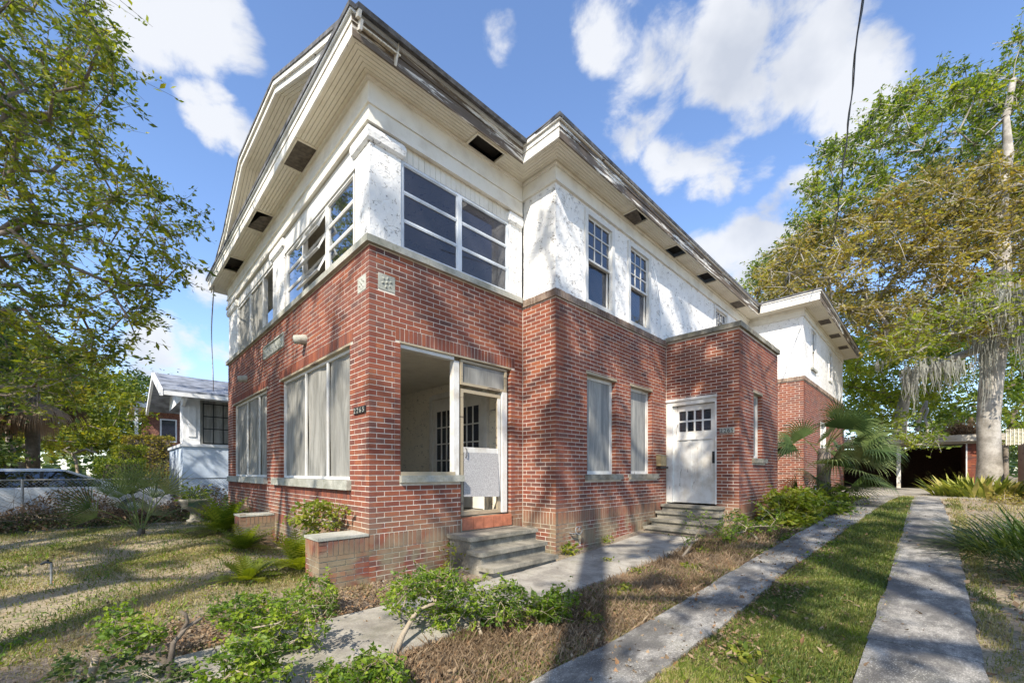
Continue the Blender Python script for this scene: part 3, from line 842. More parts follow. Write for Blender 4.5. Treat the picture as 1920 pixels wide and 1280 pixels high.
# windows --------------------------------------------------------------
def bar(w_, mb, u0, u1, v0, v1, za, zb): w_.box(mb, u0, u1, v0, v1, za, zb)
def frame_ring(w_, u0, u1, za, zb, t, v0, v1):
    mb = MB(); w_.box(mb, u0, u0 + t, v0, v1, za, zb); w_.box(mb, u1 - t, u1, v0, v1, za, zb)
    w_.box(mb, u0 + t, u1 - t, v0, v1, zb - t, zb); w_.box(mb, u0 + t, u1 - t, v0, v1, za, za + t); return mb
def muntins(w_, u0, u1, za, zb, nu, nz, t, v0, v1):
    mb = MB()
    for i in range(1, nu): u = u0 + (u1 - u0) * i / nu; w_.box(mb, u - t / 2, u + t / 2, v0, v1, za, zb)
    for k in range(1, nz): z = za + (zb - za) * k / nz; w_.box(mb, u0, u1, v0 + .001, v1 - .001, z - t / 2, z + t / 2)
    return mb

# porch lower windows: screens with battens
for (h, mull) in ((hF[0], (-7.45, -6.49)), (hF[1], (-11.52, -10.44))):
    win = frame_ring(WF, h[0], h[1], h[2], h[3], .045, -.06, -.13).build('window', M['white'], house, label=None)
    us = [h[0] + .045, *mull, h[1] - .045]
    for i in range(3):
        # a loose sheet, softly wavy
        nu, nz = 10, 14; V = []; Fq = []
        for a in range(nu + 1):
            for b in range(nz + 1):
                u = us[i] + (us[i + 1] - us[i]) * a / nu; z = h[2] + .045 + (h[3] - h[2] - .09) * b / nz
                v = -.095 + .008 * math.sin(a * 1.1 + i * 2 + .5 * b) + .012 * math.sin(b * .5 + i) * math.sin(a * .6)
                V.append(WF.pt(u, v, z))
        for a in range(nu):
            for b in range(nz):
                k = a * (nz + 1) + b; Fq.append((k, k + nz + 1, k + nz + 2, k + 1))
        mb = MB(); mb.v = V; mb.f = Fq; mb.build('screen_sheet', M['screen'], win, True)
    for u in mull:
        mb = MB(); WF.box(mb, u - .022, u + .022, -.05, -.075, h[2] + .045, h[3] - .045); mb.build('batten', M['white'], win)
    mb = MB(); WF.box(mb, h[0] - .02, h[1] + .02, .004, -.12, h[3] + .002, h[3] + .030); mb.build('lintel', M['lintel'], house)
for s_ in sillF:
    mb = MB(); WF.box(mb, s_[0], s_[1], .065, -.055, s_[2] + .002, s_[3] - .004); mb.build('window_sill', M['capstone'], house)
mb = MB(); WS1.box(mb, 2.78, 3.825, .06, -.2, B2 - 1.5 * COURSE + .003, B2 - .003); mb.build('window_sill', M['capstone'], house)
# side porch opening: post, rail, door and transom
mb = MB(); WS1.box(mb, 3.70, 3.80, -.04, -.14, 1.35, T2 - .052); mb.build('post', M['peel'], house)
mb = MB(); WS1.box(mb, 2.80, 3.70, -.03, -.12, T2 - .05, T2 - .001); mb.build('window_head', M['white'], house)
mb = MB(); WS1.box(mb, 2.80, 3.70, .0, -.14, 1.347, 1.40); mb.build('window_rail', M['lintel'], house)
mb = MB(); WS1.box(mb, 4.68, 4.79, -.03, -.13, .73, 2.72); mb.build('door_jamb', M['peel'], house)
mb = MB(); WS1.box(mb, 3.79, 3.83, -.03, -.14, .73, 1.345); mb.build('door_jamb', M['black'], house)
mb = MB(); WS1.box(mb, 2.78, 4.86, .002, -.13, T2 + .002, T2 + .024); mb.build('lintel', M['lintel'], house)
tr = frame_ring(WS1, 3.82, 4.78, 2.72, T2 - .01, .04, -.03, -.09).build('transom', M['lintel'], house)
mb = MB(); WS1.box(mb, 3.865, 4.735, -.055, -.07, 2.765, T2 - .055); mb.build('pane', M['screen'], tr)
door = frame_ring(WS1, 3.84, 4.66, .73, 2.67, .055, -.06, -.10).build('screen_door', M['lintel'], house)
mb = MB(); WS1.box(mb, 3.895, 4.605, -.065, -.095, 1.70, 1.78); WS1.box(mb, 4.60, 4.66, -.055, -.063, 1.0, 2.6); mb.build('mid_rail', M['peel'], door)
mb = MB(); V = []; nu, nz = 8, 8
for a in range(nu + 1):
    for b in range(nz + 1):
        u = 3.895 + .70 * a / nu; z = 1.02 + (.68) * b / nz; V.append(WS1.pt(u, -.05 + .035 * (1 - b / nz) * (a / nu) ** 2, z - .03 * (a / nu) * (1 - b / nz)))
mb.v = V; mb.f = [(a * (nz + 1) + b, (a + 1) * (nz + 1) + b, (a + 1) * (nz + 1) + b + 1, a * (nz + 1) + b + 1) for a in range(nu) for b in range(nz)]
mb.build('perforated_panel', plain('perforated_metal', (.42, .41, .40), .6, 60, .35), door)
mb = MB(); mb.tube([WS1.pt(3.93, -.05, 1.62), WS1.pt(3.93, -.02, 1.64), WS1.pt(3.93, -.02, 1.74), WS1.pt(3.93, -.05, 1.76)], .007, 6); mb.build('handle', M['black'], door)
# terracotta riser at the threshold
for k in range(5):
    mb = MB(); a = 3.82 + k * .205; WS1.box(mb, a + .004, a + .201, .03, -.12, .515, .70 - .003); mb.build('threshold_tile', M['tile'], house)
mb = MB(); WS1.box(mb, 3.81, 4.85, -.0, -.2, .50, .69); mb.build('threshold', M['mortar'], house)
# carved medallions
def medallion(w_, u0, u1, za, zb):
    cu, cz = (u0 + u1) / 2, (za + zb) / 2; s_ = min(u1 - u0, zb - za) / 2
    mb = MB(); w_.box(mb, u0 + .004, u1 - .004, .004, -.08, za + .004, zb - .004); rt = mb.build('medallion', M['medal'], house)
    for k in range(6):
        t = k * math.pi / 3 + .3; q = MB(); pts = []
        for a in range(9):
            f = 2 * math.pi * a / 8; ru, rz = s_ * .27 * math.cos(f), s_ * .17 * math.sin(f)
            ru += s_ * .55; pts.append((cu + ru * math.cos(t) - rz * math.sin(t), cz + ru * math.sin(t) + rz * math.cos(t)))
        ctr = (cu + s_ * .58 * math.cos(t), cz + s_ * .58 * math.sin(t))
        for a in range(8):
            q.poly([w_.pt(pts[a][0], .003, pts[a][1]), w_.pt(pts[a + 1][0], .003, pts[a + 1][1]), w_.pt(ctr[0], .020, ctr[1])])
        q.build('petal', M['medal'], rt, recalc=False)
    q = MB(); 
    for a in range(8):
        f0, f1 = 2 * math.pi * a / 8, 2 * math.pi * (a + 1) / 8
        q.poly([w_.pt(cu + s_ * .2 * math.cos(f0), .004, cz + s_ * .2 * math.sin(f0)), w_.pt(cu + s_ * .2 * math.cos(f1), .004, cz + s_ * .2 * math.sin(f1)), w_.pt(cu, .025, cz)])
    q.build('boss', M['medal'], rt)
medallion(WS1, 2.475, 2.718, 3.745, 3.955); medallion(WF, -5.30, -5.05, 3.725, 3.935)
# long relief panel
rel = frame_ring(WF, -9.83, -8.45, 3.735, 4.0, .03, .02, -.08).build('relief_panel', M['medal'], house)
mb = MB(); WF.box(mb, -9.80, -8.48, .001, -.08, 3.76, 3.97); mb.build('panel_ground', M['medal'], rel)
for k in range(7):
    q = MB(); cu = -9.68 + k * .18; cz = 3.865
    pr = []
    for a in range(10):
        f = 2 * math.pi * a / 10; pr.append((cu + .075 * math.cos(f), cz + (.085 if k % 2 else .06) * math.sin(f)))
    for a in range(10): q.poly([WF.pt(pr[a][0], .0, pr[a][1]), WF.pt(pr[(a + 1) % 10][0], .0, pr[(a + 1) % 10][1]), WF.pt(cu, .03, cz)])
    q.build('rosette', M['medal'], rel)
# scuppers
for x in (-7.30, -11.32):
    mb = MB(); n = 14
    mb.tube([(x, YC + .05, 3.585), (x, YC - .02, 3.583), (x, YC - .10, 3.57), (x, YC - .17, 3.555)], [.085, .085, .075, .07], 12); mb.build('scupper', M['capstone'], house, True)
# number plates
def number_plate(w_, u0, u1, za, zb, text, platemat, txtmat):
    mb = MB(); w_.box(mb, u0, u1, .018, .002, za, zb); pl = mb.build('number_plate', platemat, house)
    n = len(text)
    for k, ch in enumerate(text):
        cu = bpy.data.curves.new('digit', 'FONT'); cu.body = ch; cu.size = (zb - za) * 1.05; cu.extrude = .003; cu.align_x = 'CENTER'
        o = bpy.data.objects.new('digit', cu); C.objects.link(o)
        u = u0 + (u1 - u0) * (k + .5) / n; p = w_.pt(u, .022, za + (zb - za) * .12)
        rot = (R(90), 0, 0) if w_.a == 'F' else (R(90), 0, R(90))
        dg = bpy.context.evaluated_depsgraph_get(); me = bpy.data.meshes.new_from_object(o.evaluated_get(dg)); bpy.data.objects.remove(o)
        me.materials.clear(); me.materials.append(txtmat)
        d = link('digit', me, pl); d.location = p; d.rotation_euler = rot
number_plate(WF, -5.39, -5.05, 2.155, 2.245, '2265', M['black'], M['capstone'])
number_plate(WV, -3.085, -2.81, 2.19, 2.295, '2265', M['capstone'], M['black'])

# upper sun porch glazing
def awning(w_, u0, u1, za, zb, muls, rows, mat_fr='alu', mat_gl='glass', tilt={}, tr=.03):
    fr = frame_ring(w_, u0, u1, za, zb, .035, -.03, -.09).build('window', M[mat_fr], house)
    us = [u0 + .035, *muls, u1 - .035]
    for m_ in muls:
        mb = MB(); w_.box(mb, m_ - .035, m_ + .035, -.025, -.095, za + .035, zb - .035); mb.build('mullion', M[mat_fr], fr)
    for i in range(len(us) - 1):
        a = us[i] + (.035 if i else 0); b = us[i + 1] - (.035 if i < len(us) - 2 else 0)
        for k in range(rows):
            z0_ = za + .035 + (zb - za - .07) * k / rows; z1_ = za + .035 + (zb - za - .07) * (k + 1) / rows
            t = tilt.get(i, 0) ; ln = z1_ - z0_
            # sash hinged at the top
            def P(u, d, s): return w_.pt(u, -.055 + s * math.sin(t) + d * math.cos(t), z1_ - s * math.cos(t) + d * math.sin(t))
            mb = MB()
            def bb(ua, ub, sa, sb, d0, d1): mb.hexa([P(ua, d0, sb), P(ub, d0, sb), P(ub, d1, sb), P(ua, d1, sb), P(ua, d0, sa), P(ub, d0, sa), P(ub, d1, sa), P(ua, d1, sa)])
            bb(a, b, 0, .014, -.012, .014); bb(a, b, ln - tr, ln - .002, -.016, .018); bb(a, a + .018, .014, ln - tr, -.012, .014); bb(b - .018, b, .014, ln - tr, -.012, .014)
            sh = mb.build('sash', M[mat_fr], fr, recalc=True)
            mb = MB(); mb.quad(P(a + .018, 0, .014), P(b - .018, 0, .014), P(b - .018, 0, ln - tr), P(a + .018, 0, ln - tr)); mb.build('pane', M[mat_gl], sh)
    return fr
awning(WS1, 2.82, 4.83, 4.37, 5.58, [3.80], 3, mat_gl='glassdark')
awning(WF, -8.42, -5.48, 4.37, 5.45, [-7.50, -6.46], 3, 'white', 'glass', {1: .42})
mb = MB(); WF.box(mb, -8.49, -5.42, -.01, -.12, 5.452, 5.788); mb.build('header_board', M['white'], house)
# vertical beadboard over the side window
n = 22
for k in range(n):
    a = 2.82 + (4.83 - 2.82) * k / n; mb = MB(); WS1.box(mb, a + .003, a + 2.01 / n - .003, -.03, -.05, 5.584, 5.79); mb.build('header_board', M['trimX'], house)
mb = MB(); WS1.box(mb, 2.82, 4.83, -.045, -.12, 5.582, 5.788); mb.build('header_backing', M['lintel'], house)
# left bay: boarded with one open pane
fr = frame_ring(WF, -12.35, -9.245, 4.37, 5.56, .05, -.03, -.10).build('window', M['white'], house)
for m_ in (-11.10, -9.98):
    mb = MB(); WF.box(mb, m_ - .045, m_ + .045, -.02, -.1, 4.42, 5.51); mb.build('mullion', M['peel'], fr)
for a, b in ((-12.30, -11.145), (-11.055, -10.025)):
    mb = MB(); WF.box(mb, a, b, -.06, -.07, 4.42, 5.51); mb.build('board_panel', M['screen'], fr)
mb = MB(); WF.box(mb, -9.935, -9.295, -.06, -.066, 4.42, 4.72); mb.build('pane', M['glass'], fr)
mb = MB(); WF.box(mb, -12.35, -9.245, -.01, -.12, 5.562, 5.788); mb.build('header_board', M['white'], house)

# double hung windows on the side wall
def double_hung(w_, h, nu=3, nz=3, glass='glassdark', casing=.085, low_in=True):
    u0, u1, za, zb = h
    c = frame_ring(w_, u0, u1, za, zb, casing, .012, -.06).build('window', M['white'], house)
    a, b = u0 + casing, u1 - casing; zl, zh = za + casing * .5, zb - casing; zm = za + (zb - za) * .5
    up = frame_ring(w_, a, b, zm - .02, zh, .035, -.035, -.07).build('sash', M['white'], c)
    muntins(w_, a + .035, b - .035, zm + .015, zh - .035, nu, nz, .018, -.04, -.062).build('muntins', M['white'], up)
    mb = MB(); w_.box(mb, a + .03, b - .03, -.052, -.056, zm + .01, zh - .03); mb.build('pane', M[glass], up)
    lo = frame_ring(w_, a, b, zl, zm + .02, .04, -.085, -.12).build('sash', M['peel'], c)
    mb = MB(); w_.box(mb, a + .03, b - .03, -.10, -.104, zl + .03, zm - .01); mb.build('pane', M[glass], lo)
    mb = MB(); w_.box(mb, a - .001, b + .001, -.12, -.16, za + .01, zb - .01)
    return c
double_hung(WS2, U5); double_hung(WS2, U6); double_hung(WS2, U7, 4, 2); double_hung(WWS, UW[1], 2, 2)
mb = MB(); WWS.box(mb, UW[0][0] - .05, UW[0][1] + .05, .04, -.1, 4.68, 4.748); mb.build('window_sill', M['capstone'], house)
double_hung(WWS, UW[0], 1, 1, casing=.05); double_hung(WWS, hWS[0], 2, 2)
mb = MB(); WWS.box(mb, 17.5, 18.7, .05, -.1, 1.50, 1.598); mb.build('window_sill', M['mossstone'], house)
# ground floor windows behind cloudy sheets
for h, w_ in ((hS2[0], WS2), (hS2[1], WS2), (hS3[0], WS3)):
    u0, u1, za, zb = h
    c = frame_ring(w_, u0, u1, za, zb, .06, -.10, -.19).build('window', M['peel'], house)
    mu = muntins(w_, u0 + .06, u1 - .06, (za + zb) / 2, zb - .06, 2, 3, .02, -.15, -.17); w_.box(mu, u0 + .06, u1 - .06, -.14, -.18, (za + zb) / 2 - .02, (za + zb) / 2 + .02); mu.build('muntins', M['white'], c)
    mb = MB(); w_.box(mb, u0 + .05, u1 - .05, -.118, -.121, za + .05, zb - .05); mb.build('pane', M['plastic'], c)
    mb = MB(); w_.box(mb, u0 - .03, u1 + .03, .006, -.09, zb + .002, zb + .045); mb.build('lintel', M['lintel'], house)
    mb = MB(); w_.box(mb, u0, u1, -.30, -.31, za, zb); mb.build('curtain', M['curtain'], c)
for (a, b, w_, za) in ((5.93, 7.12, WS2, B3 - .1), (7.40, 8.60, WS2, B3 - .1), (9.87, 10.88, WS3, B4 - .1)):
    mb = MB(); w_.box(mb, a, b, .055, -.09, za, za + .10); mb.build('window_sill', M['mossstone'], house)
# curtains upstairs
for u in (6.02, 7.5):
    mb = MB(); nW = 14; V = []
    for a in range(nW + 1):
        for z in (5.2, 5.95): V.append(WS2.pt(u + .5 * a / nW, -.35 + .03 * math.sin(a * 2.2), z))
    mb.v = V; mb.f = [(2 * a, 2 * a + 2, 2 * a + 3, 2 * a + 1) for a in range(nW)]; mb.build('curtain', M['curtain'], house, True)
# vestibule door
dr = MB(); WV.box(dr, -4.22, -4.095, -.0, -.13, .72, 2.99); WV.box(dr, -3.185, -3.15, .0, -.13, .72, 2.99); WV.box(dr, -4.095, -3.185, .002, -.13, 2.86, 2.99); WV.box(dr, -4.23, -3.14, .03, .003, 2.955, 3.01)
dfr = dr.build('door_frame', M['peel'], house)
u0, u1, za, zb = -4.095, -3.185, .725, 2.85
lf = MB()
WV.box(lf, u0, u0 + .13, -.06, -.10, za, zb); WV.box(lf, u1 - .10, u1, -.06, -.10, za, zb)
WV.box(lf, u0 + .13, u1 - .10, -.06, -.10, zb - .12, zb); WV.box(lf, u0 + .13, u1 - .10, -.06, -.10, za, za + .24)
WV.box(lf, u0 + .13, u1 - .10, -.06, -.10, 2.11, 2.28)
iw = (u1 - .10) - (u0 + .13)
for k in (1, 2): WV.box(lf, u0 + .13 + iw * k / 3 - .04, u0 + .13 + iw * k / 3 + .04, -.061, -.10, za + .24, 2.11)
WV.box(lf, u0 + .13, u1 - .10, -.076, -.098, za + .24, 2.11)
WV.box(lf, u0 + .10, u1 - .07, -.045, -.0595, 2.095, 2.115)
leaf = lf.build('door', M['peel'], house, label='peeling white side door with eight small panes')
mun = muntins(WV, u0 + .13, u1 - .10, 2.28, zb - .12, 4, 2, .035, -.062, -.098); mun.build('muntins', M['white'], leaf)
for i in range(4):
    for k in range(2):
        mb = MB(); a = u0 + .13 + iw * i / 4; z_ = 2.28 + (zb - .12 - 2.28) * k / 2
        WV.box(mb, a + .016, a + iw / 4 - .016, -.078, -.082, z_ + .016, z_ + (zb - .12 - 2.28) / 2 - .016); mb.build('pane', M['glassdark'], leaf)
mb = MB(); WV.box(mb, -3.255, -3.20, -.045, -.0595, 1.58, 1.83); mb.tube([WV.pt(-3.228, -.045, 1.78), WV.pt(-3.228, -.005, 1.76), WV.pt(-3.228, -.005, 1.66), WV.pt(-3.228, -.045, 1.63)], .008, 6)
mb.build('handle', M['black'], leaf)
# mailbox on the wall by the door
mb_ = thing('mailbox', 'small tan wall mailbox beside the white side door', 'mailbox', (X2 + .05, 8.7, 1.5))
q = MB(); WS2.box(q, 8.56, 8.82, .11, .002, 1.53, 1.76); q.build('box', plain('tan_metal', (.45, .33, .16), .5, 8, .3), mb_)
q = MB(); q.hexa([WS2.pt(8.54, .13, 1.745), WS2.pt(8.84, .13, 1.745), WS2.pt(8.84, .003, 1.775), WS2.pt(8.54, .003, 1.775), WS2.pt(8.54, .13, 1.76), WS2.pt(8.84, .13, 1.76), WS2.pt(8.84, .003, 1.79), WS2.pt(8.54, .003, 1.79)]); q.build('lid', M['lintel'], mb_, recalc=True)
q = MB(); WS2.box(q, 8.54, 8.88, .12, .002, 1.47, 1.49); WS2.box(q, 8.54, 8.88, .12, .11, 1.49, 1.515); q.build('paper_tray', M['black'], mb_)
# hose bib and coiled pipe on the base of the side wall
hb = MB(); pts = [WS2.pt(5.62 + .07 * math.cos(t) * 1.0, .05 + .01 * t, .42 + .06 * math.sin(t)) for t in np.linspace(0, 9, 24)]
hb.tube(pts, .009, 5); hb.tube([WS2.pt(5.5, .0, .38), WS2.pt(5.5, .06, .38), WS2.pt(5.62, .06, .36)], .014, 6); hb.build('hose_tap', M['galv'], house)

# interior of the porch and of the rooms --------------------------------
def inner(name, x0, x1, y0, y1, z0_, z1_, mat): q = MB(); q.box(x0, x1, y0, y1, z0_, z1_); return q.build(name, M[mat], house)
inner('porch_floor', XL + .2, XC - .2, YC + .2, 5.05, .45, .69, 'walk')
inner('porch_back_wall', XL + .2, XC - .26, 5.05, 5.13, .0, 4.2, 'interior')
inner('porch_end_wall', XL + .02, XL + .2, YC + .25, 5.05, .0, 4.2, 'interior')
n = 38
for k in range(n):
    ya = YC + .25 + (5.05 - YC - .25) * k / n; q = MB(); q.box(XL + .2, XC - .245, ya + .002, ya + (5.05 - YC - .25) / n - .002, 3.215, 3.23); q.build('ceiling_board', M['soffit'], house)
inner('upper_floor', XL + .2, XC - .25, YC + .25, 5.05, 4.10, 4.26, 'lintel')
inner('upper_floor', -8, X2 - .25, 5.2, 11.9, 4.10, 4.26, 'lintel')
inner('upper_back_wall', XL + .2, XC - .26, 5.06, 5.13, 4.262, 6.0, 'interior')
inner('upper_ceiling', XL + .2, XC - .21, YC + .21, 5.05, 6.0, 6.02, 'interior')
inner('upper_ceiling', -8, X2 - .21, 5.2, 22, 6.0, 6.02, 'interior')
inner('room_partition', -8.0, -7.9, 5.2, 22, 0, 6, 'interior')
inner('room_partition', -8.0, X2 - .25, 11.9, 12.0, 0, 6, 'interior')
inner('ground_floor', -8, X2 - .25, 5.2, YE - .3, .4, .66, 'lintel')
# french doors on the back wall of the porch
for (xa, xb) in ((-7.50, -6.72), (-6.66, -5.86)):
    q = MB(); q.box(xa - .02, xb + .02, 5.018, 5.049, .70, 2.92); cs = q.build('french_door', M['trimX'], house)
    q = MB(); q.box(xa + .12, xb - .12, 5.008, 5.016, .95, 2.66); q.build('pane', M['glassdark'], cs)
    q = MB(); wd = xb - xa - .24
    q.box(xa, xa + .12, 4.99, 5.017, .71, 2.78); q.box(xb - .12, xb, 4.99, 5.017, .71, 2.78); q.box(xa + .12, xb - .12, 4.99, 5.017, 2.66, 2.78); q.box(xa + .12, xb - .12, 4.99, 5.017, .71, .95)
    for i in (1, 2): q.box(xa + .12 + wd * i / 3 - .014, xa + .12 + wd * i / 3 + .014, 4.994, 5.007, .95, 2.66)
    for k in range(1, 5): q.box(xa + .12, xb - .12, 4.995, 5.0065, .95 + 1.71 * k / 5 - .012, .95 + 1.71 * k / 5 + .012)
    q.build('muntins', M['trimX'], cs)
q = MB(); q.box(-7.62, -7.52, 4.975, 5.045, .7, 3.0); q.box(-5.84, -5.74, 4.975, 5.045, .7, 3.0); q.box(-7.52, -5.84, 4.975, 5.045, 2.925, 3.03); q.build('door_casing', M['trimX'], house)

# concrete steps at the porch door
def steps(root, treads, base=.0):
    for k, (x0, x1, y0, y1, zt, cheek) in enumerate(treads):
        q = MB(); r = .05; n = 5
        pts = [(x0, y0), (x1 - r, y0)] + [(x1 - r + r * math.sin(t), y0 + r - r * math.cos(t)) for t in np.linspace(0, math.pi / 2, n)] + [(x1, y1), (x0, y1)]
        q.prism(pts, zt - .055, zt); 
        o = q.build('tread', M['stepstone'], root)
        q = MB(); q.box(x0, x1 - .05, y0 + .05, y1 - (.0 if k else .0), base - .1, zt - .056); q.build('riser', M['stepstone'], root)
st = thing('concrete_steps', 'three worn concrete steps up to the open porch door', 'steps', (-4.3, 4.2, 0))
steps(st, [(XC + .032, -4.40, 3.52, 4.90, .50, 1), (-4.449, -4.15, 3.50, 4.84, .33, 1), (-4.199, -3.905, 3.46, 4.80, .165, 1)])
st2 = thing('concrete_steps', 'mossy concrete steps below the peeling white side door', 'steps', (-3.6, 8.4, .2))
for k, (x0, x1, y0, y1, zt) in enumerate([(-4.215, -2.98, 8.72, Y3 - .003, .69), (-4.20, -2.90, 8.45, 8.77, .56), (-4.18, -2.86, 8.15, 8.50, .42), (-4.16, -2.83, 7.85, 8.20, .29)]):
    q = MB(); q.box(x0, x1, y0, y1, zt - .05, zt); q.build('tread', M['stepstone'], st2)
    q = MB(); q.box(x0 + .02, x1 - .03, y0 + .045, y1 - .001, 0, zt - .051); q.build('riser', M['stepstone'], st2)
# plumbing pipes by the wing
q = MB(); q.tube([(-2.5, 15.3, .3), (-2.5, 15.3, 1.0)], .05, 8); tag(q.build('vent_pipe', M['white']), 'short white plastic pipe standing by the rear brick wing', 'pipe')

# PART2
# ================================================================== vegetation tools
def world(px, py, t): 
    return np.array([0, 0, CAMZ]) + t * (np.array(FW) + np.array(RT) * (px - 960) / FPX + np.array([0, 0, 1.]) * (HY - py) / FPX)
def inpoly(x, y, P):
    c = False; n = len(P)
    for i in range(n):
        x1, y1 = P[i]; x2, y2 = P[(i + 1) % n]
        if (y1 > y) != (y2 > y) and x < (x2 - x1) * (y - y1) / (y2 - y1) + x1: c = not c
    return c
def fill_poly(P, t0, t1, n, r):
    xs = [p[0] for p in P]; ys = [p[1] for p in P]; out = []
    while len(out) < n:
        x, y = r.uniform(min(xs), max(xs)), r.uniform(min(ys), max(ys))
        if inpoly(x, y, P): out.append(world(x, y, r.uniform(t0, t1)))
    return np.array(out)
def in_frame(p, m=40):
    c = Vector(p) - cam0; d = c.dot(FW)
    if d < .2: return False
    px = 960 + FPX * c.dot(RT) / d; py = HY - FPX * c.z / d
    return -m < px < 1920 + m and -m < py < 1280 + m


def leaves(centers, size, seed, aspect=.5, up=.5, curl=.25, sizevar=.35, rnd_c=None, droop=0):
    """rhombic folded leaves; returns V,F,rnd"""
    rr = np.random.default_rng(seed); n = len(centers)
    d = rr.normal(size=(n, 3)); d[:, 2] *= .55; d[:, 2] -= droop; d /= np.linalg.norm(d, axis=1, keepdims=True)
    nrm = rr.normal(size=(n, 3)); nrm[:, 2] += up * 2; s = np.cross(d, nrm); s /= np.linalg.norm(s, axis=1, keepdims=True) + 1e-9
    nn = np.cross(s, d); L = size * (1 + sizevar * rr.normal(size=(n, 1)).clip(-1.6, 1.6)); w_ = L * aspect * .5
    base = centers; mid = centers + d * L * .5 - nn * L * curl * .15
    V = np.stack([base, mid + s * w_, centers + d * L - nn * L * curl * .5, mid - s * w_], 1).reshape(-1, 3)
    F = np.arange(4 * n).reshape(n, 4)
    rv = rr.random(n) if rnd_c is None else np.clip(rnd_c + rr.normal(size=n) * .16, 0, 1)
    return V, F, np.repeat(rv, 4)


def grow(trunk, attr, seg=.5, jit=.1, bias=.25):
    """connect every attractor to the nearest node of a growing skeleton"""
    nodes = [np.array(p, float) for p in trunk]; par = list(range(-1, len(trunk) - 1)); rr = np.random.default_rng(11)
    top = nodes[-1]; order = np.argsort(np.linalg.norm(attr - nodes[len(nodes) // 2], axis=1)); ends = []
    arr = np.zeros((len(attr) * 60 + 100, 3)); cnt = len(nodes); arr[:cnt] = nodes; plen = [0.0]
    for i in range(1, cnt): plen.append(plen[-1] + np.linalg.norm(nodes[i] - nodes[i - 1]))
    pl = np.zeros(len(arr)); pl[:cnt] = plen; start = max(1, int(cnt * .35))
    for k in order:
        a = attr[k]; dist = np.linalg.norm(arr[start:cnt] - a, axis=1) + bias * pl[start:cnt] * .35
        j = int(np.argmin(dist)) + start; L = np.linalg.norm(a - arr[j]); m = max(1, int(L / seg)); m = min(m, 40); prev = j
        sag = rr.normal(size=3) * jit * L * .6
        for q in range(1, m + 1):
            f = q / m; p = arr[j] * (1 - f) + a * f + sag * math.sin(f * math.pi) * .35 + (rr.normal(size=3) * jit * seg * .5 if q < m else 0)
            if cnt >= len(arr): break
            arr[cnt] = p; pl[cnt] = pl[prev] + L / m; par.append(prev); prev = cnt; cnt += 1
        ends.append(prev)
    return arr[:cnt], par, ends


def skeleton_mesh(arr, par, rtip, rbase, power=.48, ntrunk=0, trunk_r=None, sides=6, flare=1.0):
    n = len(arr); w_ = np.zeros(n); child = [[] for _ in range(n)]
    for i, p in enumerate(par):
        if p >= 0: child[p].append(i)
    for i in range(n - 1, -1, -1):
        if not child[i]: w_[i] = 1
        if par[i] >= 0: w_[par[i]] += w_[i]
    mx = w_.max(); rad = rtip + (rbase - rtip) * ((w_ - 1) / max(1, mx - 1)) ** power
    if trunk_r: 
        for i in range(ntrunk): rad[i] = max(rad[i] if i else 0, trunk_r[i])
    mb = MB(); used = set()
    for i in range(n):
        # chains: start at root or at a side branch
        if par[i] >= 0:
            heavy = max(child[par[i]], key=lambda c: w_[c])
            if heavy == i and par[i] != -1 and not (par[i] == 0 and False): continue
        ch = [par[i], i] if par[i] >= 0 else [i]
        while child[ch[-1]]: ch.append(max(child[ch[-1]], key=lambda c: w_[c]))
        if len(ch) < 2: continue
        rs = [rad[c] for c in ch]
        if par[i] >= 0: rs[0] = min(rs[0], rs[1] * 1.25)
        big = max(rs[1:]); sd = 12 if big > rbase * .75 else 7 if big > rbase * .2 else 4 if big > rtip * 2 else 3
        mb.tube([arr[c] for c in ch], rs, sd, cap=False)
    return mb, rad


def tree(name, label, cat, trunk, trunk_r, attr, leafmat, per=30, crad=.35, lsize=.09, bark='bark', rtip=.008, seed=1, seg=.5, jit=.12,
         group=None, aspect=.5, up=.5, bias=.25, moss=None, flat=.7, twig=True, power=.48, droop=0, extra=None):
    base = trunk[0]; root = thing(name, label, cat, tuple(base), group)
    arr, par, ends = grow(trunk, attr, seg, jit, bias)
    mb, rad = skeleton_mesh(arr, par, rtip, trunk_r[-1] * .9, power, len(trunk), trunk_r)
    mb.build('trunk', M[bark], root, True)
    rr = np.random.default_rng(seed); tips = arr[ends]; n = len(tips)
    cl = rr.random(n)
    nt = max(4, per // 11); td = rr.normal(size=(n, nt, 3)); td[..., 2] *= flat; td *= crad * 1.15 / 1.6
    td[..., 2] -= .10 * crad
    f = rr.random((n, per)) ** .75 * 1.5; pick = rr.integers(0, nt, (n, per)); dirs_ = np.take_along_axis(td, pick[..., None].repeat(3, 2), 1)
    c = (tips[:, None, :] + dirs_ * f[..., None] + rr.normal(size=(n, per, 3)) * crad * .13).reshape(-1, 3); rc = np.repeat(cl * .6 + .2, per)
    V, F, rv = leaves(c, lsize, seed + 1, aspect, up, rnd_c=rc, droop=droop)
    o = link('crown', np_mesh('crown', V, F, LF[leafmat], rv), root, None, True)
    if twig:
        # fine twigs through each clump
        tw = MB(); k = 0
        for i in range(n):
            for q in range(nt):
                e_ = tips[i] + td[i, q] * 1.5; m_ = (tips[i] + e_) / 2 + rr.normal(size=3) * crad * .06
                tw.tube([tips[i], m_, e_], [rtip * .8, rtip * .6, rtip * .35], 3, cap=False)
        tw.build('twigs', M[bark], root, False, None, True)
    if moss is not None:
        build_moss(root, moss, seed)
    return root, arr, rad


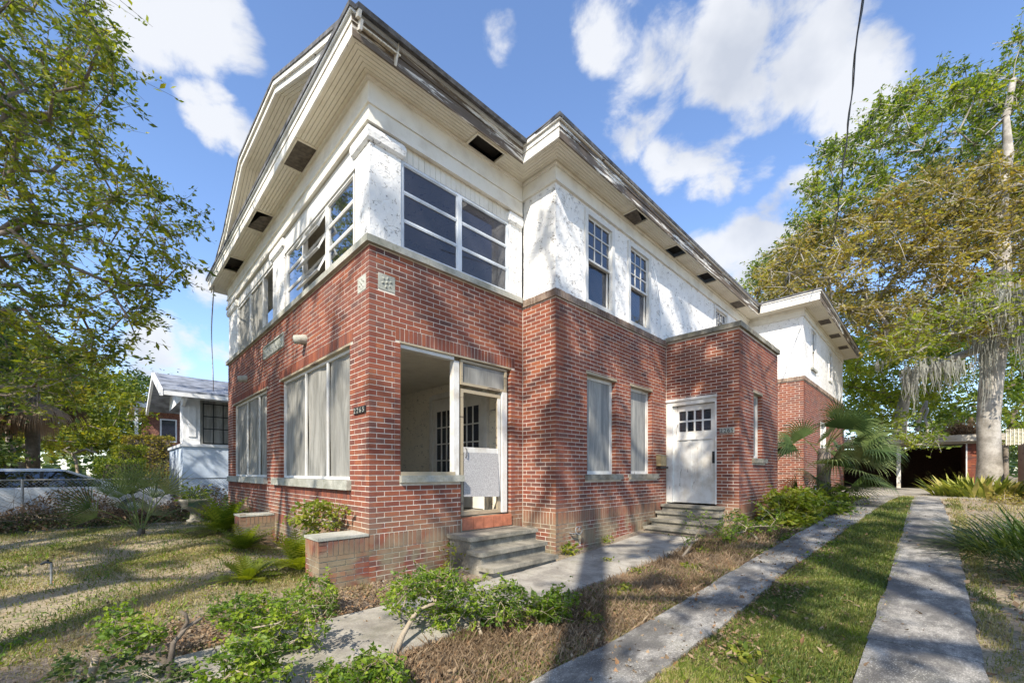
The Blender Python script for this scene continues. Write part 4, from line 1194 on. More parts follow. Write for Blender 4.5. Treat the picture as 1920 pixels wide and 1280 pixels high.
def build_moss(root, spots, seed=1):
    """spots: list of (point, length, width, strands)"""
    rr = np.random.default_rng(seed + 50)
    for (p, ln, wd, ns) in spots:
        V = []; F = []; RN = []
        for k in range(ns):
            b = np.array(p) + rr.normal(size=3) * [wd, wd, .06]; L = ln * rr.uniform(.35, 1.0) * math.exp(-((b[0] - p[0]) ** 2 + (b[1] - p[1]) ** 2) / (wd * wd * 5)); m = 7
            az = rr.uniform(0, 6.28); dx, dy = math.cos(az), math.sin(az); w0 = rr.uniform(.012, .03); ph = rr.uniform(0, 6)
            n0 = len(V)
            for q in range(m + 1):
                f = q / m; w_ = w0 * (1 - f * .85); x = b[0] + .05 * math.sin(ph + f * 7) * f; y = b[1] + .05 * math.cos(ph * 1.3 + f * 6) * f; z = b[2] - L * f
                V += [(x - dx * w_, y - dy * w_, z), (x + dx * w_, y + dy * w_, z)]
                RN += [rr.random()] * 2
            for q in range(m): a = n0 + q * 2; F.append((a, a + 1, a + 3, a + 2))
        link('spanish_moss', np_mesh('spanish_moss', np.array(V), np.array(F), M['moss'], np.array(RN)), root, None, True)


def ribbon(V, F, RN, base, az, lean, L, wd, segs=5, bend=1.2, rv=.5, fold=.0):
    """arching strap leaf"""
    p = np.array(base, float); n0 = len(V); el = math.pi / 2 - lean; st = L / segs
    sx, sy = -math.sin(az), math.cos(az)
    for q in range(segs + 1):
        f = q / segs; w_ = wd * .5 * (math.sin(min(1, f * 1.15 + .12) * math.pi) ** .6 if f < 1 else .03)
        V += [tuple(p + np.array([sx, sy, 0]) * w_), tuple(p - np.array([sx, sy, 0]) * w_)]; RN += [rv, rv]
        d = np.array([math.cos(az) * math.cos(el), math.sin(az) * math.cos(el), math.sin(el)]); p = p + d * st; el -= bend / segs
    for q in range(segs): a = n0 + q * 2; F.append((a, a + 1, a + 3, a + 2))


def strap_plant(name, label, cat, pos, n, L, wd, mat, spread=.25, lean=(.1, .8), bend=1.2, seed=1, group=None, parts=True):
    r = random.Random(seed); root = thing(name, label, cat, pos, group); nb = 6
    for b in range(nb):
        V, F, RN = [], [], []
        for k in range(n // nb):
            a = r.uniform(0, 6.283); rad = spread * math.sqrt(r.random())
            base = (pos[0] + rad * math.cos(a), pos[1] + rad * math.sin(a), pos[2])
            az = a + r.uniform(-.9, .9); le = lean[0] + (lean[1] - lean[0]) * (rad / spread) * r.uniform(.5, 1.2)
            ribbon(V, F, RN, base, az, le, L * r.uniform(.6, 1.15), wd * r.uniform(.7, 1.2), 6, bend * r.uniform(.5, 1.4), r.random())
        link('leaf_tuft', np_mesh('leaf_tuft', np.array(V), np.array(F), LF[mat], np.array(RN)), root, None, True)
    return root


def pinnate_frond(base, az, L, lift, arch, nl, ll, mat, root, wd=.008, name='frond', seed=0, vee=.5):
    r = random.Random(seed); V, F, RN = [], [], []; p = np.array(base, float); el = lift; pts = [p.copy()]; m = nl
    side = np.array([-math.sin(az), math.cos(az), 0])
    rv = r.uniform(.2, .9)
    for q in range(m):
        d = np.array([math.cos(az) * math.cos(el), math.sin(az) * math.cos(el), math.sin(el)]); p = p + d * L / m; pts.append(p.copy()); el -= arch / m
        f = (q + 1) / m; l_ = ll * math.sin(min(1, .15 + f * .95) * math.pi) ** .6 if f > .08 else 0
        upv = np.cross(side, d) * -1 if np.cross(side, d)[2] < 0 else np.cross(side, d)
        for sg in (-1, 1):
            dd = side * sg * .9 + d * .55 + upv * vee * .4; dd /= np.linalg.norm(dd); tip = p + dd * l_ - np.array([0, 0, l_ * .15]); n0 = len(V)
            V += [tuple(p - d * wd), tuple(p + d * wd), tuple((p + tip) / 2 + d * wd * 1.1), tuple((p + tip) / 2 - d * wd * 1.1), tuple(tip)]
            V.append(tuple(tip + d * wd * .15)); RN += [rv] * 6; F += [(n0, n0 + 1, n0 + 2, n0 + 3), (n0 + 3, n0 + 2, n0 + 5, n0 + 4)]
    # rachis
    n0 = len(V)
    for q, pp in enumerate(pts):
        w_ = wd * .5 * (1 - q / len(pts)) + .002; V += [tuple(pp + side * w_), tuple(pp - side * w_)]; RN += [.4, .4]
    for q in range(len(pts) - 1): a = n0 + q * 2; F.append((a, a + 1, a + 3, a + 2))
    return link(name, np_mesh(name, np.array(V), np.array(F), LF[mat], np.array(RN)), root)


def fern(name, label, cat, pos, n, L, ll, mat='shrub', seed=1, lift=(.5, 1.2), arch=1.4, group=None, nl=22, wd=.012):
    r = random.Random(seed); root = thing(name, label, cat, pos, group)
    for k in range(n):
        az = 6.283 * k / n + r.uniform(-.3, .3)
        pinnate_frond((pos[0] + .03 * math.cos(az), pos[1] + .03 * math.sin(az), pos[2]), az, L * r.uniform(.65, 1.1), r.uniform(*lift), arch * r.uniform(.6, 1.2), nl, ll, mat, root, wd, seed=seed * 100 + k)
    return root


def fan_leaf(base, tip, R_, root, mat='palm', n=30, spread=2.0, droop=.5, seed=0, petiole=True, name='frond', wd=.03, fold=.15):
    """palmate leaf at the end of a stalk"""
    r = random.Random(seed); b = np.array(base, float); t = np.array(tip, float); d = t - b; d /= np.linalg.norm(d)
    up = np.array([0, 0, 1.]); s = np.cross(d, up); s /= np.linalg.norm(s) + 1e-9; nn = np.cross(s, d); ro = r.uniform(-1.1, 1.1); s, nn = s * math.cos(ro) + nn * math.sin(ro), nn * math.cos(ro) - s * math.sin(ro); V, F, RN = [], [], []; rv = r.uniform(.15, .85)
    for k in range(n):
        a = -spread + 2 * spread * (k + .5) / n; dd = d * math.cos(a) + s * math.sin(a) + nn * fold * abs(math.sin(a)); dd /= np.linalg.norm(dd)
        L = R_ * (1 - .25 * abs(a / spread) ** 2) * r.uniform(.88, 1.06); sd = np.cross(dd, nn); sd /= np.linalg.norm(sd); n0 = len(V); m = 5; p = t.copy(); v = dd.copy()
        for q in range(m + 1):
            f = q / m; w_ = wd * (.25 + 1.1 * f if f < .45 else .75 * (1 - f) / .55 + .02) * R_ / .8
            V += [tuple(p + sd * w_ * .5), tuple(p - sd * w_ * .5)]; RN += [np.clip(rv + r.uniform(-.08, .08), 0, 1)] * 2
            v = v + np.array([0, 0, -droop * (f ** 2) * .9]); v /= np.linalg.norm(v); p = p + v * L / m
        for q in range(m): a_ = n0 + q * 2; F.append((a_, a_ + 1, a_ + 3, a_ + 2))
    n0 = len(V); m = 5
    if petiole:
        for q in range(m + 1):
            f = q / m; p = b * (1 - f) + t * f + up * .08 * math.sin(f * math.pi) * np.linalg.norm(t - b); V += [tuple(p + s * .011), tuple(p - s * .011)]; RN += [.7, .7]
        for q in range(m): a_ = n0 + q * 2; F.append((a_, a_ + 1, a_ + 3, a_ + 2))
    return link(name, np_mesh(name, np.array(V), np.array(F), LF[mat], np.array(RN)), root)

R1 = random.Random(21)
# ------------------------------------------------------------------ big trees
# left foreground tree, trunk outside the frame
PL = [(-180, -120), (150, -120), (205, 20), (225, 130), (235, 200), (215, 300), (270, 330), (330, 370), (380, 400), (350, 470), (372, 520), (330, 560), (275, 610), (230, 660), (190, 720), (110, 760), (-180, 800)]
A = fill_poly(PL, 5.6, 10.5, 620, R1)
def bp(l, t): return [world(x, y, t) for x, y in l]
tr_l = [(-13.5, -5.2, 0), (-13.4, -5.1, 1.5), (-13.2, -4.9, 3.2), (-12.6, -4.3, 4.6), (-11.9, -3.6, 5.6)]
tree('broadleaf_tree', 'leafy yellow green tree at the left edge with branch tips reaching the front eave', 'tree', tr_l, [.3, .27, .23, .18, .14], A, 'near', 66, .24, .09, 'barkd', .006, 3, .4, .15, aspect=.42, flat=.6)
# its long reaching branch tips
# trees behind the garage and on the right
T = 15.5
oak_tr = [world(1856, 925, 14.6), world(1855, 860, 14.6), world(1853, 790, 14.6), world(1858, 720, 14.6), world(1868, 640, 14.7), world(1878, 560, 14.8), world(1880, 480, 14.9), world(1876, 420, 15), world(1878, 360, 15), world(1890, 290, 15.1), world(1886, 220, 15.2), world(1900, 150, 15.3)]
oak_tr[0][2] = .55
P_OAK = [(1480, 450), (1500, 350), (1550, 270), (1600, 250), (1640, 200), (1690, 150), (1760, 130), (1800, 110), (1850, 130), (1890, 70), (1990, 40), (2080, 60), (2080, 520), (1850, 480), (1700, 420), (1560, 470)]
A = np.concatenate([fill_poly(P_OAK, 15, 22, 520, R1), fill_poly([(1380, 530), (1440, 480), (1500, 440), (1560, 470), (1480, 560)], 19, 23, 60, R1)])
tree('oak_tree', 'tall pale barked oak hung with spanish moss beside the garage', 'tree', oak_tr, [.38, .30, .29, .30, .29, .26, .22, .2, .18, .15, .12, .09], A, 'oak', 135, .34, .13, 'bark', .016, 5, .7, .16, bias=.3,
     moss=[(world(1715, 690, 13.6), 1.7, .22, 90), (world(1770, 680, 13.8), 1.3, .35, 80), (world(1740, 675, 13.8), 1.0, .3, 50), (world(1650, 680, 14), .6, .08, 18), (world(1845, 640, 14), 3.0, .12, 70), (world(1845, 560, 13.8), 2.4, .45, 150), (world(1890, 540, 13.6), 2.4, .4, 130), (world(1912, 600, 13.5), 2.0, .25, 80), (world(1800, 590, 14), .9, .2, 40)])
P_RUST = [(1400, 580), (1440, 500), (1520, 420), (1620, 370), (1740, 330), (1850, 300), (2050, 320), (2050, 640), (1640, 650), (1590, 590)]
A = fill_poly(P_RUST, 13.5, 18.5, 520, R1)
tree('maple_tree', 'rusty brown and olive spring canopy spreading behind the rear wing roof', 'tree', [(-1.5, 31, .6), (-1.4, 31, 2.5), (-1.2, 30.5, 4.5), (-.9, 29.8, 6.2)], [.35, .3, .26, .2], A, 'rust', 150, .36, .115, 'bark', .016, 8, .7, .16, bias=.2)
P_LIME = [(1640, 650), (1700, 600), (1780, 540), (1850, 500), (2000, 520), (2000, 680), (1830, 620), (1760, 660), (1680, 680)]
A = fill_poly(P_LIME, 12.5, 15, 80, R1)
tree('sapling_tree', 'lime green lower boughs in front of the mossy oak', 'tree', [(3.4, 24, .6), (3.3, 24, 3), (3.0, 23.6, 5.2), (2.4, 23, 6.3)], [.16, .14, .12, .1], A, 'lime', 100, .32, .11, 'bark', .009, 9, .6, .16)
# boughs over the garage roof
A = fill_poly([(1660, 790), (1700, 770), (1770, 780), (1760, 835), (1690, 840)], 14, 16, 16, R1)
tree('young_oak', 'small bright green leafy branches hanging over the garage front', 'tree', [(-.5, 25.6, 3.2), (-.4, 25.4, 3.9), (-.2, 25, 4.4)], [.08, .07, .05], A, 'oak', 75, .28, .11, 'bark', .008, 10, .5, .15)
# background masses
def bg_tree(P, t0, t1, n, mat, label, base, seed, per=60, ls=.17, cr=.6, name='background_tree'):
    A = fill_poly(P, t0, t1, n, random.Random(seed)); b = np.array(base, float); b[2] = .3; h = A[:, 2].mean()
    tree(name, label, 'tree', [tuple(b), (b[0], b[1], h * .4), (b[0] + .3, b[1], h * .7)], [.14, .12, .09], A, mat, int(per * 2.3), cr, ls, 'barkd', .012, seed, .9, .15, group='trees standing beyond the garage and the neighbouring plots', twig=False)
bg_tree([(1580, 640), (1700, 620), (1780, 660), (1760, 790), (1590, 790)], 21, 27, 130, 'lime', 'yellow green tree seen directly above the garage roof', (-2.5, 34, 0), 31)
bg_tree([(1730, 640), (2000, 600), (2000, 830), (1760, 830)], 22, 30, 150, 'oak', 'mid green tree behind the mossy trunk on the right', (3, 38, 0), 32)
bg_tree([(1570, 560), (1900, 540), (2000, 700), (1950, 860), (1560, 860)], 30, 38, 220, 'deep', 'dark tree mass far behind the garage', (2, 50, 0), 33, 60, .24, .9)
bg_tree([(1380, 560), (1400, 520), (1450, 500), (1520, 520), (1560, 620), (1420, 620)], 26, 30, 60, 'oak', 'bright green treetop peeping over the main roof end', (-9, 33, 0), 34)
bg_tree([(-80, 600), (90, 640), (200, 680), (262, 740), (268, 800), (255, 838), (-80, 845)], 19, 27, 330, 'near', 'broad glossy magnolia behind the parked car', (-28, -3, 0), 35, 70, .17, .55, 'magnolia_tree')
bg_tree([(-80, 540), (20, 580), (30, 640), (10, 720), (10, 800), (0, 870), (-80, 880)], 11.5, 14.5, 90, 'deep', 'dark evergreen bush tree crowding the left edge above the parked car', (-18, -6.5, 0), 38, 60, .13, .4, 'evergreen_tree')
bg_tree([(-80, 640), (60, 680), (150, 760), (120, 850), (-80, 850)], 30, 38, 130, 'lime', 'pale yellow green tree far across the street on the left', (-45, -16, 0), 36, 60, .25, .8)
bg_tree([(140, 730), (290, 700), (330, 760), (330, 850), (130, 850)], 38, 48, 110, 'deep', 'dark distant tree between the magnolia and the neighbouring house', (-60, 5, 0), 37, 60, .32, 1.1)
# a wood closing the horizon
def far_wood():
    r = np.random.default_rng(9); V = []; F = []; RN = []; c = []
    for k in range(900):
        a = r.uniform(-math.pi * .35, math.pi * 1.05); rad = r.uniform(62, 110); z = abs(r.normal()) * 3.2 + .5
        x, y = -rad * math.cos(a) * 1.0, rad * math.sin(a) + 5
        c.append(np.array([x, y, z]) + r.normal(size=(34, 3)) * [1.6, 1.6, 1.5])
    c = np.concatenate(c); V, F, rv = leaves(c, .9, 4, .7, .3)
    o = link('distant_wood', np_mesh('distant_wood', V, F, LF['deep'], rv)); o['kind'] = 'stuff'
far_wood()
# tall oaks behind the viewer that dapple the yard and the walls
def shade_tree(label, base, cen, ext, n, seed, per=80, cr=.42, ls=.19, group='tall oaks across the front yard'):
    r = random.Random(seed); pts = []
    while len(pts) < n:
        p = [cen[i] + r.gauss(0, .5) * ext[i] for i in range(3)]
        if not in_frame(p, 120): pts.append(p)
    A = np.array(pts); b = np.array(base, float)
    tree('street_oak', label, 'tree', [tuple(b), (b[0], b[1], 3), (b[0] + .3, b[1] + .3, 6), (b[0] + .5, b[1] + .8, cen[2] * .75)], [.45, .4, .34, .26], A, 'oak', per, cr, ls, 'bark', .02, seed, .9, .2, group=group, twig=True)
SHADE = [
    ('spreading oak behind the viewer', (3.5, -13, 0), (-3.6, -7.6, 12.5), (3.2, 4, 3), 40, 61),
    ('oak behind the viewer on the left of the yard', (-2.6, -10.5, 0), (-6.5, -10.5, 13.0), (8, 5, 4.5), 100, 62),
    ('slimmer oak standing farther left behind the viewer', (-6.8, -12.5, 0), (-10, -12.5, 13.0), (5, 4, 4), 60, 64),
    ('high crowned oak over the drive behind the viewer', (7.5, -9, 0), (5.2, -3.0, 15.0), (2.5, 2.5, 3.0), 34, 65),
    ('oak over the drive behind the viewer', (7, -6, 0), (6.0, -4.5, 9.5), (4.5, 5, 4), 56, 63),
]
for a in SHADE: shade_tree(*a)
r = random.Random(91); A = []
while len(A) < 46:
    p = (r.uniform(.9, 2.6), r.uniform(-9.5, .3), r.uniform(10.5, 17))
    if p[1] < -5.2 and p[2] < 12.6: continue
    if not in_frame(p, 60): A.append(p)
tree('street_oak', 'heavy limbed oak just behind the viewer whose branches shade the brick wall', 'tree', [(2.6, -5.3, 0), (2.5, -5.2, 4), (2.2, -5.0, 8), (1.75, -4.8, 10.9), (1.7, -5.3, 13.2), (1.7, -5.9, 15.5)], [.24, .22, .20, .18, .14, .10], np.array(A), 'oak', 105, .34, .17, 'bark', .045, 92, .9, .2, group='tall oaks across the front yard', power=.6)

# ------------------------------------------------------------------ shrubs in the foreground
def shrub(label, basepx, bt, P, t0, t1, n, seed, per=60, cr=.062, ls=.031, mat='shrub', stem=.012, name='hedge_shrub', cat='shrub', bark='barkp', stems=2, group='leggy shrubs along the front walk', seg=.12, jit=.35):
    r = random.Random(seed); A = fill_poly(P, t0, t1, n, r); A[:, 2] = np.maximum(A[:, 2], gnp(A[:, 0], A[:, 1]) + .06)
    b = world(basepx[0], basepx[1], bt); b[2] = g(b[0], b[1]) - .02; h = A.mean(0)
    p1 = b * .65 + h * .35 + np.array([r.uniform(-.06, .06), r.uniform(-.06, .06), 0]); p2 = b * .4 + h * .6
    return tree(name, label, cat, [tuple(b), tuple(b * .85 + p1 * .15 + np.array([.02, 0, .03])), tuple(p1), tuple(p2)], [stem * 2, stem * 1.7, stem * 1.5, stem * 1.2], A, mat, per, cr, ls, bark, .0022, seed, seg, jit, group=group, aspect=.55, up=.9, bias=.1)
shrub('sprawling dark green shrub nearest the left bottom corner, with a bare forked limb', (318, 1290), 2.75, [(165, 1190), (210, 1140), (300, 1150), (330, 1190), (300, 1230), (200, 1235)], 2.7, 3.15, 30, 71, stem=.014, bark='barkd')
shrub('low dark green shoots spreading below the forked limb', (165, 1300), 2.6, [(120, 1215), (330, 1240), (400, 1290), (100, 1300)], 2.45, 2.8, 22, 72, stem=.014, mat='deep')
shrub('loose shrub with a rounded dark head left of the corner of the walk', (440, 1250), 3.1, [(385, 1140), (450, 1110), (520, 1110), (560, 1150), (520, 1190), (420, 1180)], 3.1, 3.6, 46, 73, mat='shrub', stem=.012, bark='barkd')
shrub('yellow green shrub just in front of the brick stair wall', (600, 1170), 3.9, [(540, 1120), (575, 1070), (640, 1090), (620, 1150), (560, 1170)], 3.7, 4.2, 34, 74)
shrub('drooping shrub with long bowed stems over the walk', (520, 1290), 2.85, [(440, 1190), (540, 1120), (620, 1130), (600, 1200), (480, 1230)], 2.9, 3.4, 48, 75, bark='barkp')
shrub('bright leafy shrub at the bottom edge over the walk', (470, 1330), 2.5, [(370, 1290), (390, 1230), (450, 1195), (530, 1220), (540, 1290)], 2.3, 2.7, 46, 76, mat='shrub', ls=.032)
shrub('fresh green shrub at the bottom edge right of the walk', (680, 1330), 2.55, [(600, 1290), (620, 1240), (700, 1210), (750, 1250), (770, 1290)], 2.35, 2.75, 40, 77, ls=.032)
shrub('tall shrub with pale bare legs standing across the walk', (735, 1235), 3.1, [(715, 1120), (740, 1075), (800, 1060), (850, 1070), (870, 1110), (830, 1150), (740, 1150)], 3.3, 4.0, 64, 78, stem=.015)
shrub('dense bright green cushion shrub in front of the concrete steps', (900, 1190), 3.5, [(795, 1140), (830, 1095), (900, 1080), (970, 1090), (1000, 1125), (990, 1170), (900, 1180), (820, 1170)], 3.4, 4.0, 110, 79, per=50, stem=.010)
shrub('low arching shrub right of the cushion shrub', (1010, 1170), 3.7, [(1000, 1120), (1050, 1100), (1098, 1125), (1060, 1150), (1000, 1160)], 3.6, 4.0, 36, 80)
shrub('dark twisted leafless shrub before the side door steps', (1275, 1030), 6.2, [(1250, 1010), (1260, 960), (1290, 950), (1330, 960), (1360, 950), (1390, 970), (1380, 1000), (1300, 1020)], 6.0, 6.8, 30, 81, per=16, cr=.07, ls=.035, bark='barkd', group=None)
shrub('thin yellow green shrub by the corner of the brick vestibule', (1420, 1000), 7.0, [(1330, 990), (1380, 955), (1440, 940), (1470, 960), (1440, 1000), (1360, 1010)], 6.6, 7.6, 40, 82, per=30, cr=.09, ls=.05, group=None)
shrub('lush lime green bush at the base of the vestibule', (1460, 990), 8.0, [(1425, 985), (1440, 925), (1500, 915), (1550, 950), (1540, 990), (1480, 1000)], 8.0, 9.4, 90, 83, per=60, cr=.14, ls=.095, mat='lime', group=None)
shrub('deep green weedy bush under the fan palm', (1530, 980), 8.5, [(1500, 990), (1510, 920), (1560, 905), (1590, 930), (1580, 985)], 8.8, 10.8, 80, 84, per=60, cr=.14, ls=.09, mat='oak', group=None)
shrub('pinkish leafed climbing shrub against the front wall below the large window', (590, 1010), 5.6, [(540, 980), (560, 950), (600, 935), (650, 955), (640, 980), (580, 1000)], 5.3, 5.8, 46, 85, per=26, cr=.07, ls=.055, mat='lime', group=None)
shrub('brown twiggy azalea at the right edge beyond the grass clump', (1900, 960), 9.5, [(1850, 960), (1880, 925), (1960, 915), (1980, 960), (1920, 985)], 9, 11, 60, 86, per=40, cr=.12, ls=.05, mat='rust', group=None)
# bare forked limb
q = MB(); q.tube([world(312, 1300, 2.72), world(318, 1250, 2.75), world(325, 1205, 2.8), world(350, 1175, 2.85), world(378, 1158, 2.9)], [.022, .02, .017, .013, .010], 8)
q.tube([world(340, 1183, 2.84), world(352, 1165, 2.84), world(348, 1150, 2.83), world(338, 1145, 2.82)], [.013, .012, .011, .009], 7)
tag(q.build('bare_branch', M['barkd'], None, True), 'bare forked dark limb rising out of the left foreground shrub', 'branch')
q = MB(); b0 = world(170, 1300, 2.68); q.tube([b0, world(172, 1262, 2.7), world(180, 1232, 2.72)], [.026, .022, .02], 9); tag(q.build('cut_stump', M['barkp'], None, True), 'short pale cut shrub stump at the left bottom corner', 'stump')

# ferns, cycads, palms
fern('boston_fern', 'single upright fresh fern beside the concrete steps', 'fern', tuple(world(1018, 1128, 3.75) * [1, 1, 0]), 7, .42, .075, 'oak', 3, (1.0, 1.5), .8, nl=26, wd=.009)
fern('coontie', 'light green feathery cycad between the brick stair walls', 'plant', (-6.3, 1.95, .02), 44, .78, .15, 'lime', 4, (.35, 1.4), .8, nl=13, wd=.013, group='feathery cycads along the front wall')
fern('coontie', 'darker feathery cycad beside the farther brick stair wall', 'plant', (-8.65, 1.75, .02), 36, .65, .14, 'oak', 5, (.35, 1.3), .8, nl=12, wd=.014, group='feathery cycads along the front wall')
fern('coontie', 'dark green feathery cycad at the left corner of the front wall', 'plant', (-11.3, 1.9, .02), 70, 1.05, .18, 'oak', 6, (.35, 1.4), .9, nl=13, wd=.018, group='feathery cycads along the front wall')
fern('coontie', 'low feathery clump left of the nearer brick stair wall', 'plant', (-6.2, 1.3, .0), 26, .5, .12, 'lime', 7, (.35, 1.2), .8, nl=12, wd=.012, group='feathery cycads along the front wall')
# fan palm on the lawn
sp = thing('saw_palmetto', 'stiff blue green fan palm standing alone on the front lawn', 'palm', (-12.45, .55, 0))
r = random.Random(5)
for k in range(18):
    az = 6.283 * k / 18 + r.uniform(-.25, .25); el = r.uniform(.25, 1.45); L = r.uniform(.65, 1.15)
    base = (-12.45 + .05 * math.cos(az), .55 + .05 * math.sin(az), .08); tip = (base[0] + L * math.cos(az) * math.cos(el), base[1] + L * math.sin(az) * math.cos(el), .12 + L * math.sin(el))
    fan_leaf(base, tip, .80, sp, 'palm', 17, 1.2, .10, k, wd=.030)
q = MB(); q.tube([(-12.45, .55, -.05), (-12.44, .56, .14)], [.08, .06], 8); q.build('trunk', M['barkd'], sp)
# fan palm by the wing
fp = thing('fan_palm', 'large drooping fan palm growing beside the rear brick wing', 'palm', (-1.95, 13.1, .55))
for k in range(30):
    az = r.uniform(-2.6, 1.6); el = r.uniform(-.35, .95); L = r.uniform(.6, 1.15); b_ = (-1.95, 13.1, r.uniform(1.3, 2.1))
    tip = (b_[0] + L * math.cos(az) * math.cos(el), b_[1] + L * math.sin(az) * math.cos(el) * .9, b_[2] + L * math.sin(el) * .9)
    fan_leaf(b_, tip, r.uniform(.65, .9), fp, 'palm', 26, 1.6, 1.3, 40 + k, wd=.05)
for k in range(8):
    az = r.uniform(-2.6, 1.2); b_ = (-1.95, 13.1, r.uniform(.9, 1.4)); tip = (b_[0] + .6 * math.cos(az), b_[1] + .6 * math.sin(az), b_[2] - .1)
    fan_leaf(b_, tip, .8, fp, 'deep', 26, 1.4, .8, 80 + k, wd=.03)
q = MB(); q.tube([(-1.95, 13.1, .4), (-1.97, 13.1, 1.2), (-1.95, 13.1, 2.0)], [.17, .15, .14], 10); q.build('trunk', M['barkd'], fp, True)
# cabbage palm with its skirt of dead fronds, upper left
cx, cy, cz = world(62, 735, 14.0); cp = thing('cabbage_palm', 'cabbage palm with a brown skirt of dead fronds left of the magnolia', 'palm', (cx, cy, 0))
q = MB(); q.tube([(cx, cy, 0), (cx + .1, cy, 2), (cx, cy, cz + .2)], [.2, .17, .17], 10); q.build('trunk', M['barkd'], cp, True)
for k in range(24):
    az = r.uniform(0, 6.283); el = r.uniform(-.1, 1.3); L = r.uniform(.6, 1.0)
    fan_leaf((cx, cy, cz + .2), (cx + L * math.cos(az) * math.cos(el), cy + L * math.sin(az) * math.cos(el), cz + .2 + L * math.sin(el)), .95, cp, 'deep', 28, 1.5, .6, 100 + k, wd=.04)
for k in range(26):
    az = r.uniform(0, 6.283); L = r.uniform(.35, .75)
    fan_leaf((cx, cy, cz), (cx + L * math.cos(az), cy + L * math.sin(az), cz - .3 - r.uniform(0, .5)), r.uniform(.9, 1.3), cp, 'dead', 22, .8, 2.2, 140 + k, wd=.05, name='dead_frond')
# strap leaved clumps
strap_plant('shell_ginger', 'yellow green broad leaved clump at the foot of the mossy oak', 'plant', (.95, 17.6, .66), 330, .85, .085, 'ginger', .95, (.05, .8), .8, 7)
strap_plant('liriope_clump', 'dark green grassy clump at the right edge beside the drive', 'plant', (1.05, 8.6, .28), 900, 1.05, .018, 'deep', .75, (.1, 1.2), 1.3, 8)
strap_plant('liriope_clump', 'smaller dark grassy clump nearer on the right edge of the drive', 'plant', (1.0, 7.2, .18), 320, .7, .014, 'deep', .4, (.1, 1.2), 1.2, 9)
# weeds
WEED = [(-3.35, 5.25, 'tuft of bright weeds at the base of the side wall corner'), (-2.75, 5.0, 'small weed rosette at the edge of the side walk'), (-2.45, 4.2, 'weed tuft in the mulch bed'), (-2.3, 5.6, 'weed rosette in the middle of the mulch bed'),
        (-2.2, 3.2, 'low weed rosette near the left drive strip'), (-2.5, 6.6, 'leafy weed in the bed before the side door'), (-1.0, 3.4, 'tall weed stalk in the grass strip'), (-.72, 3.0, 'broad weed in the foreground grass strip')]
def leafy_weed(x, y, label, s=.1, mat='lime', n=26, h=.08):
    z = g(x, y); root = thing('weed', label, 'weed', (x, y, z), 'weeds in the beds beside the drive'); rr = np.random.default_rng(int(abs(x * 1000 + y * 10)))
    c = rr.normal(size=(n * 4, 3)) * [s * .55, s * .55, 0]; c[:, 2] = rr.random(n * 4) * h; c += [x, y, z + .01]
    V, F, rv = leaves(c, s * .42, 3, .6, 1.2); link('leaves', np_mesh('leaves', V, F, LF[mat], rv), root, None, True)
    q = MB()
    for k in range(5): q.tube([(x, y, z), (x + rr.normal() * s * .4, y + rr.normal() * s * .4, z + h)], [.002, .001], 3)
    q.build('stems', M['barkp'], root, False, None, True)
leafy_weed(X2 + .12, 5.35, 'bright weed against the foot of the side wall', .16, 'lime', 30, .16)
leafy_weed(X2 + .1, 6.5, 'small weed against the side wall beside the foundation vent', .10, 'lime', 20, .1)
leafy_weed(-4.55, 3.30, 'yellow green sapling sprouting left of the concrete steps', .13, 'lime', 26, .42)
for x, y, l in WEED: leafy_weed(x, y, l, random.uniform(.07, .13))

# ------------------------------------------------------------------ grass, ground cover, fallen leaves
def scatter(name, n, xr, yr, fn, size, mat, seed, kind='blade', wd=.006, near=True):
    rr = np.random.default_rng(seed); x = rr.uniform(*xr, n); y = rr.uniform(*yr, n)
    dist = np.sqrt(x ** 2 + y ** 2); keep = rr.random(n) < fn(x, y) * (np.clip(4.5 / dist, .12, 1) if near else 1)
    x, y, dist = x[keep], y[keep], dist[keep]; n = len(x); z = gnp(x, y); sc_ = np.clip(dist / 4.5, 1, 2.2)
    if kind == 'blade':
        az = rr.uniform(0, 6.283, n); ln = size * rr.uniform(.5, 1.3, n) * sc_ ** .35; w_ = wd * sc_ * rr.uniform(.7, 1.3, n); le = rr.uniform(.1, 1.0, n)
        dx, dy = np.cos(az) * np.sin(le) * ln, np.sin(az) * np.sin(le) * ln; h = np.cos(le) * ln; sx, sy = -np.sin(az) * w_ / 2, np.cos(az) * w_ / 2
        V = np.stack([np.stack([x - sx, y - sy, z - .005], -1), np.stack([x + sx, y + sy, z - .005], -1), np.stack([x + dx * .5 + sx * .7, y + dy * .5 + sy * .7, z + h * .62], -1), np.stack([x + dx, y + dy, z + h * .95], -1)], 1).reshape(-1, 3)
        F = np.arange(4 * n).reshape(n, 4)
        nz = .5 + .25 * np.sin(x * 2.1 + np.sin(y * 1.7) * 2) + .2 * np.sin(y * 3.7 + x); rv = np.repeat(np.clip(nz * .8 + rr.normal(size=n) * .2, 0, 1), 4)
    else:
        c = np.stack([x, y, z + rr.uniform(.004, .03, n)], -1)
        V, F, rv = leaves(c, size, seed, .6, 2.5 if kind == 'flat' else 1.2, .5)
    o = link(name, np_mesh(name, V, F, LF[mat], rv)); o['kind'] = 'stuff'; return o
def patch(x, y, f=1.0, ph=0): return np.clip(.5 + .5 * np.sin(x * 1.9 * f + ph + 1.3 * np.sin(y * 1.4 * f)) + .45 * np.sin(y * 2.7 * f + x * .8 + ph), 0, 1)
strip_fn = lambda x, y: ((x > -1.29 + Lcn(y)) & (x < -.37)).astype(float) * (.45 + .55 * patch(x, y, 1.3))
def Lcn(y): return np.where(y < 6.3, 0, .07 * (y - 6.3))
scatter('grass', 190000, (-1.45, -.3), (1.6, 16.2), lambda x, y: strip_fn(x, y), .05, 'grass', 1, wd=.006)
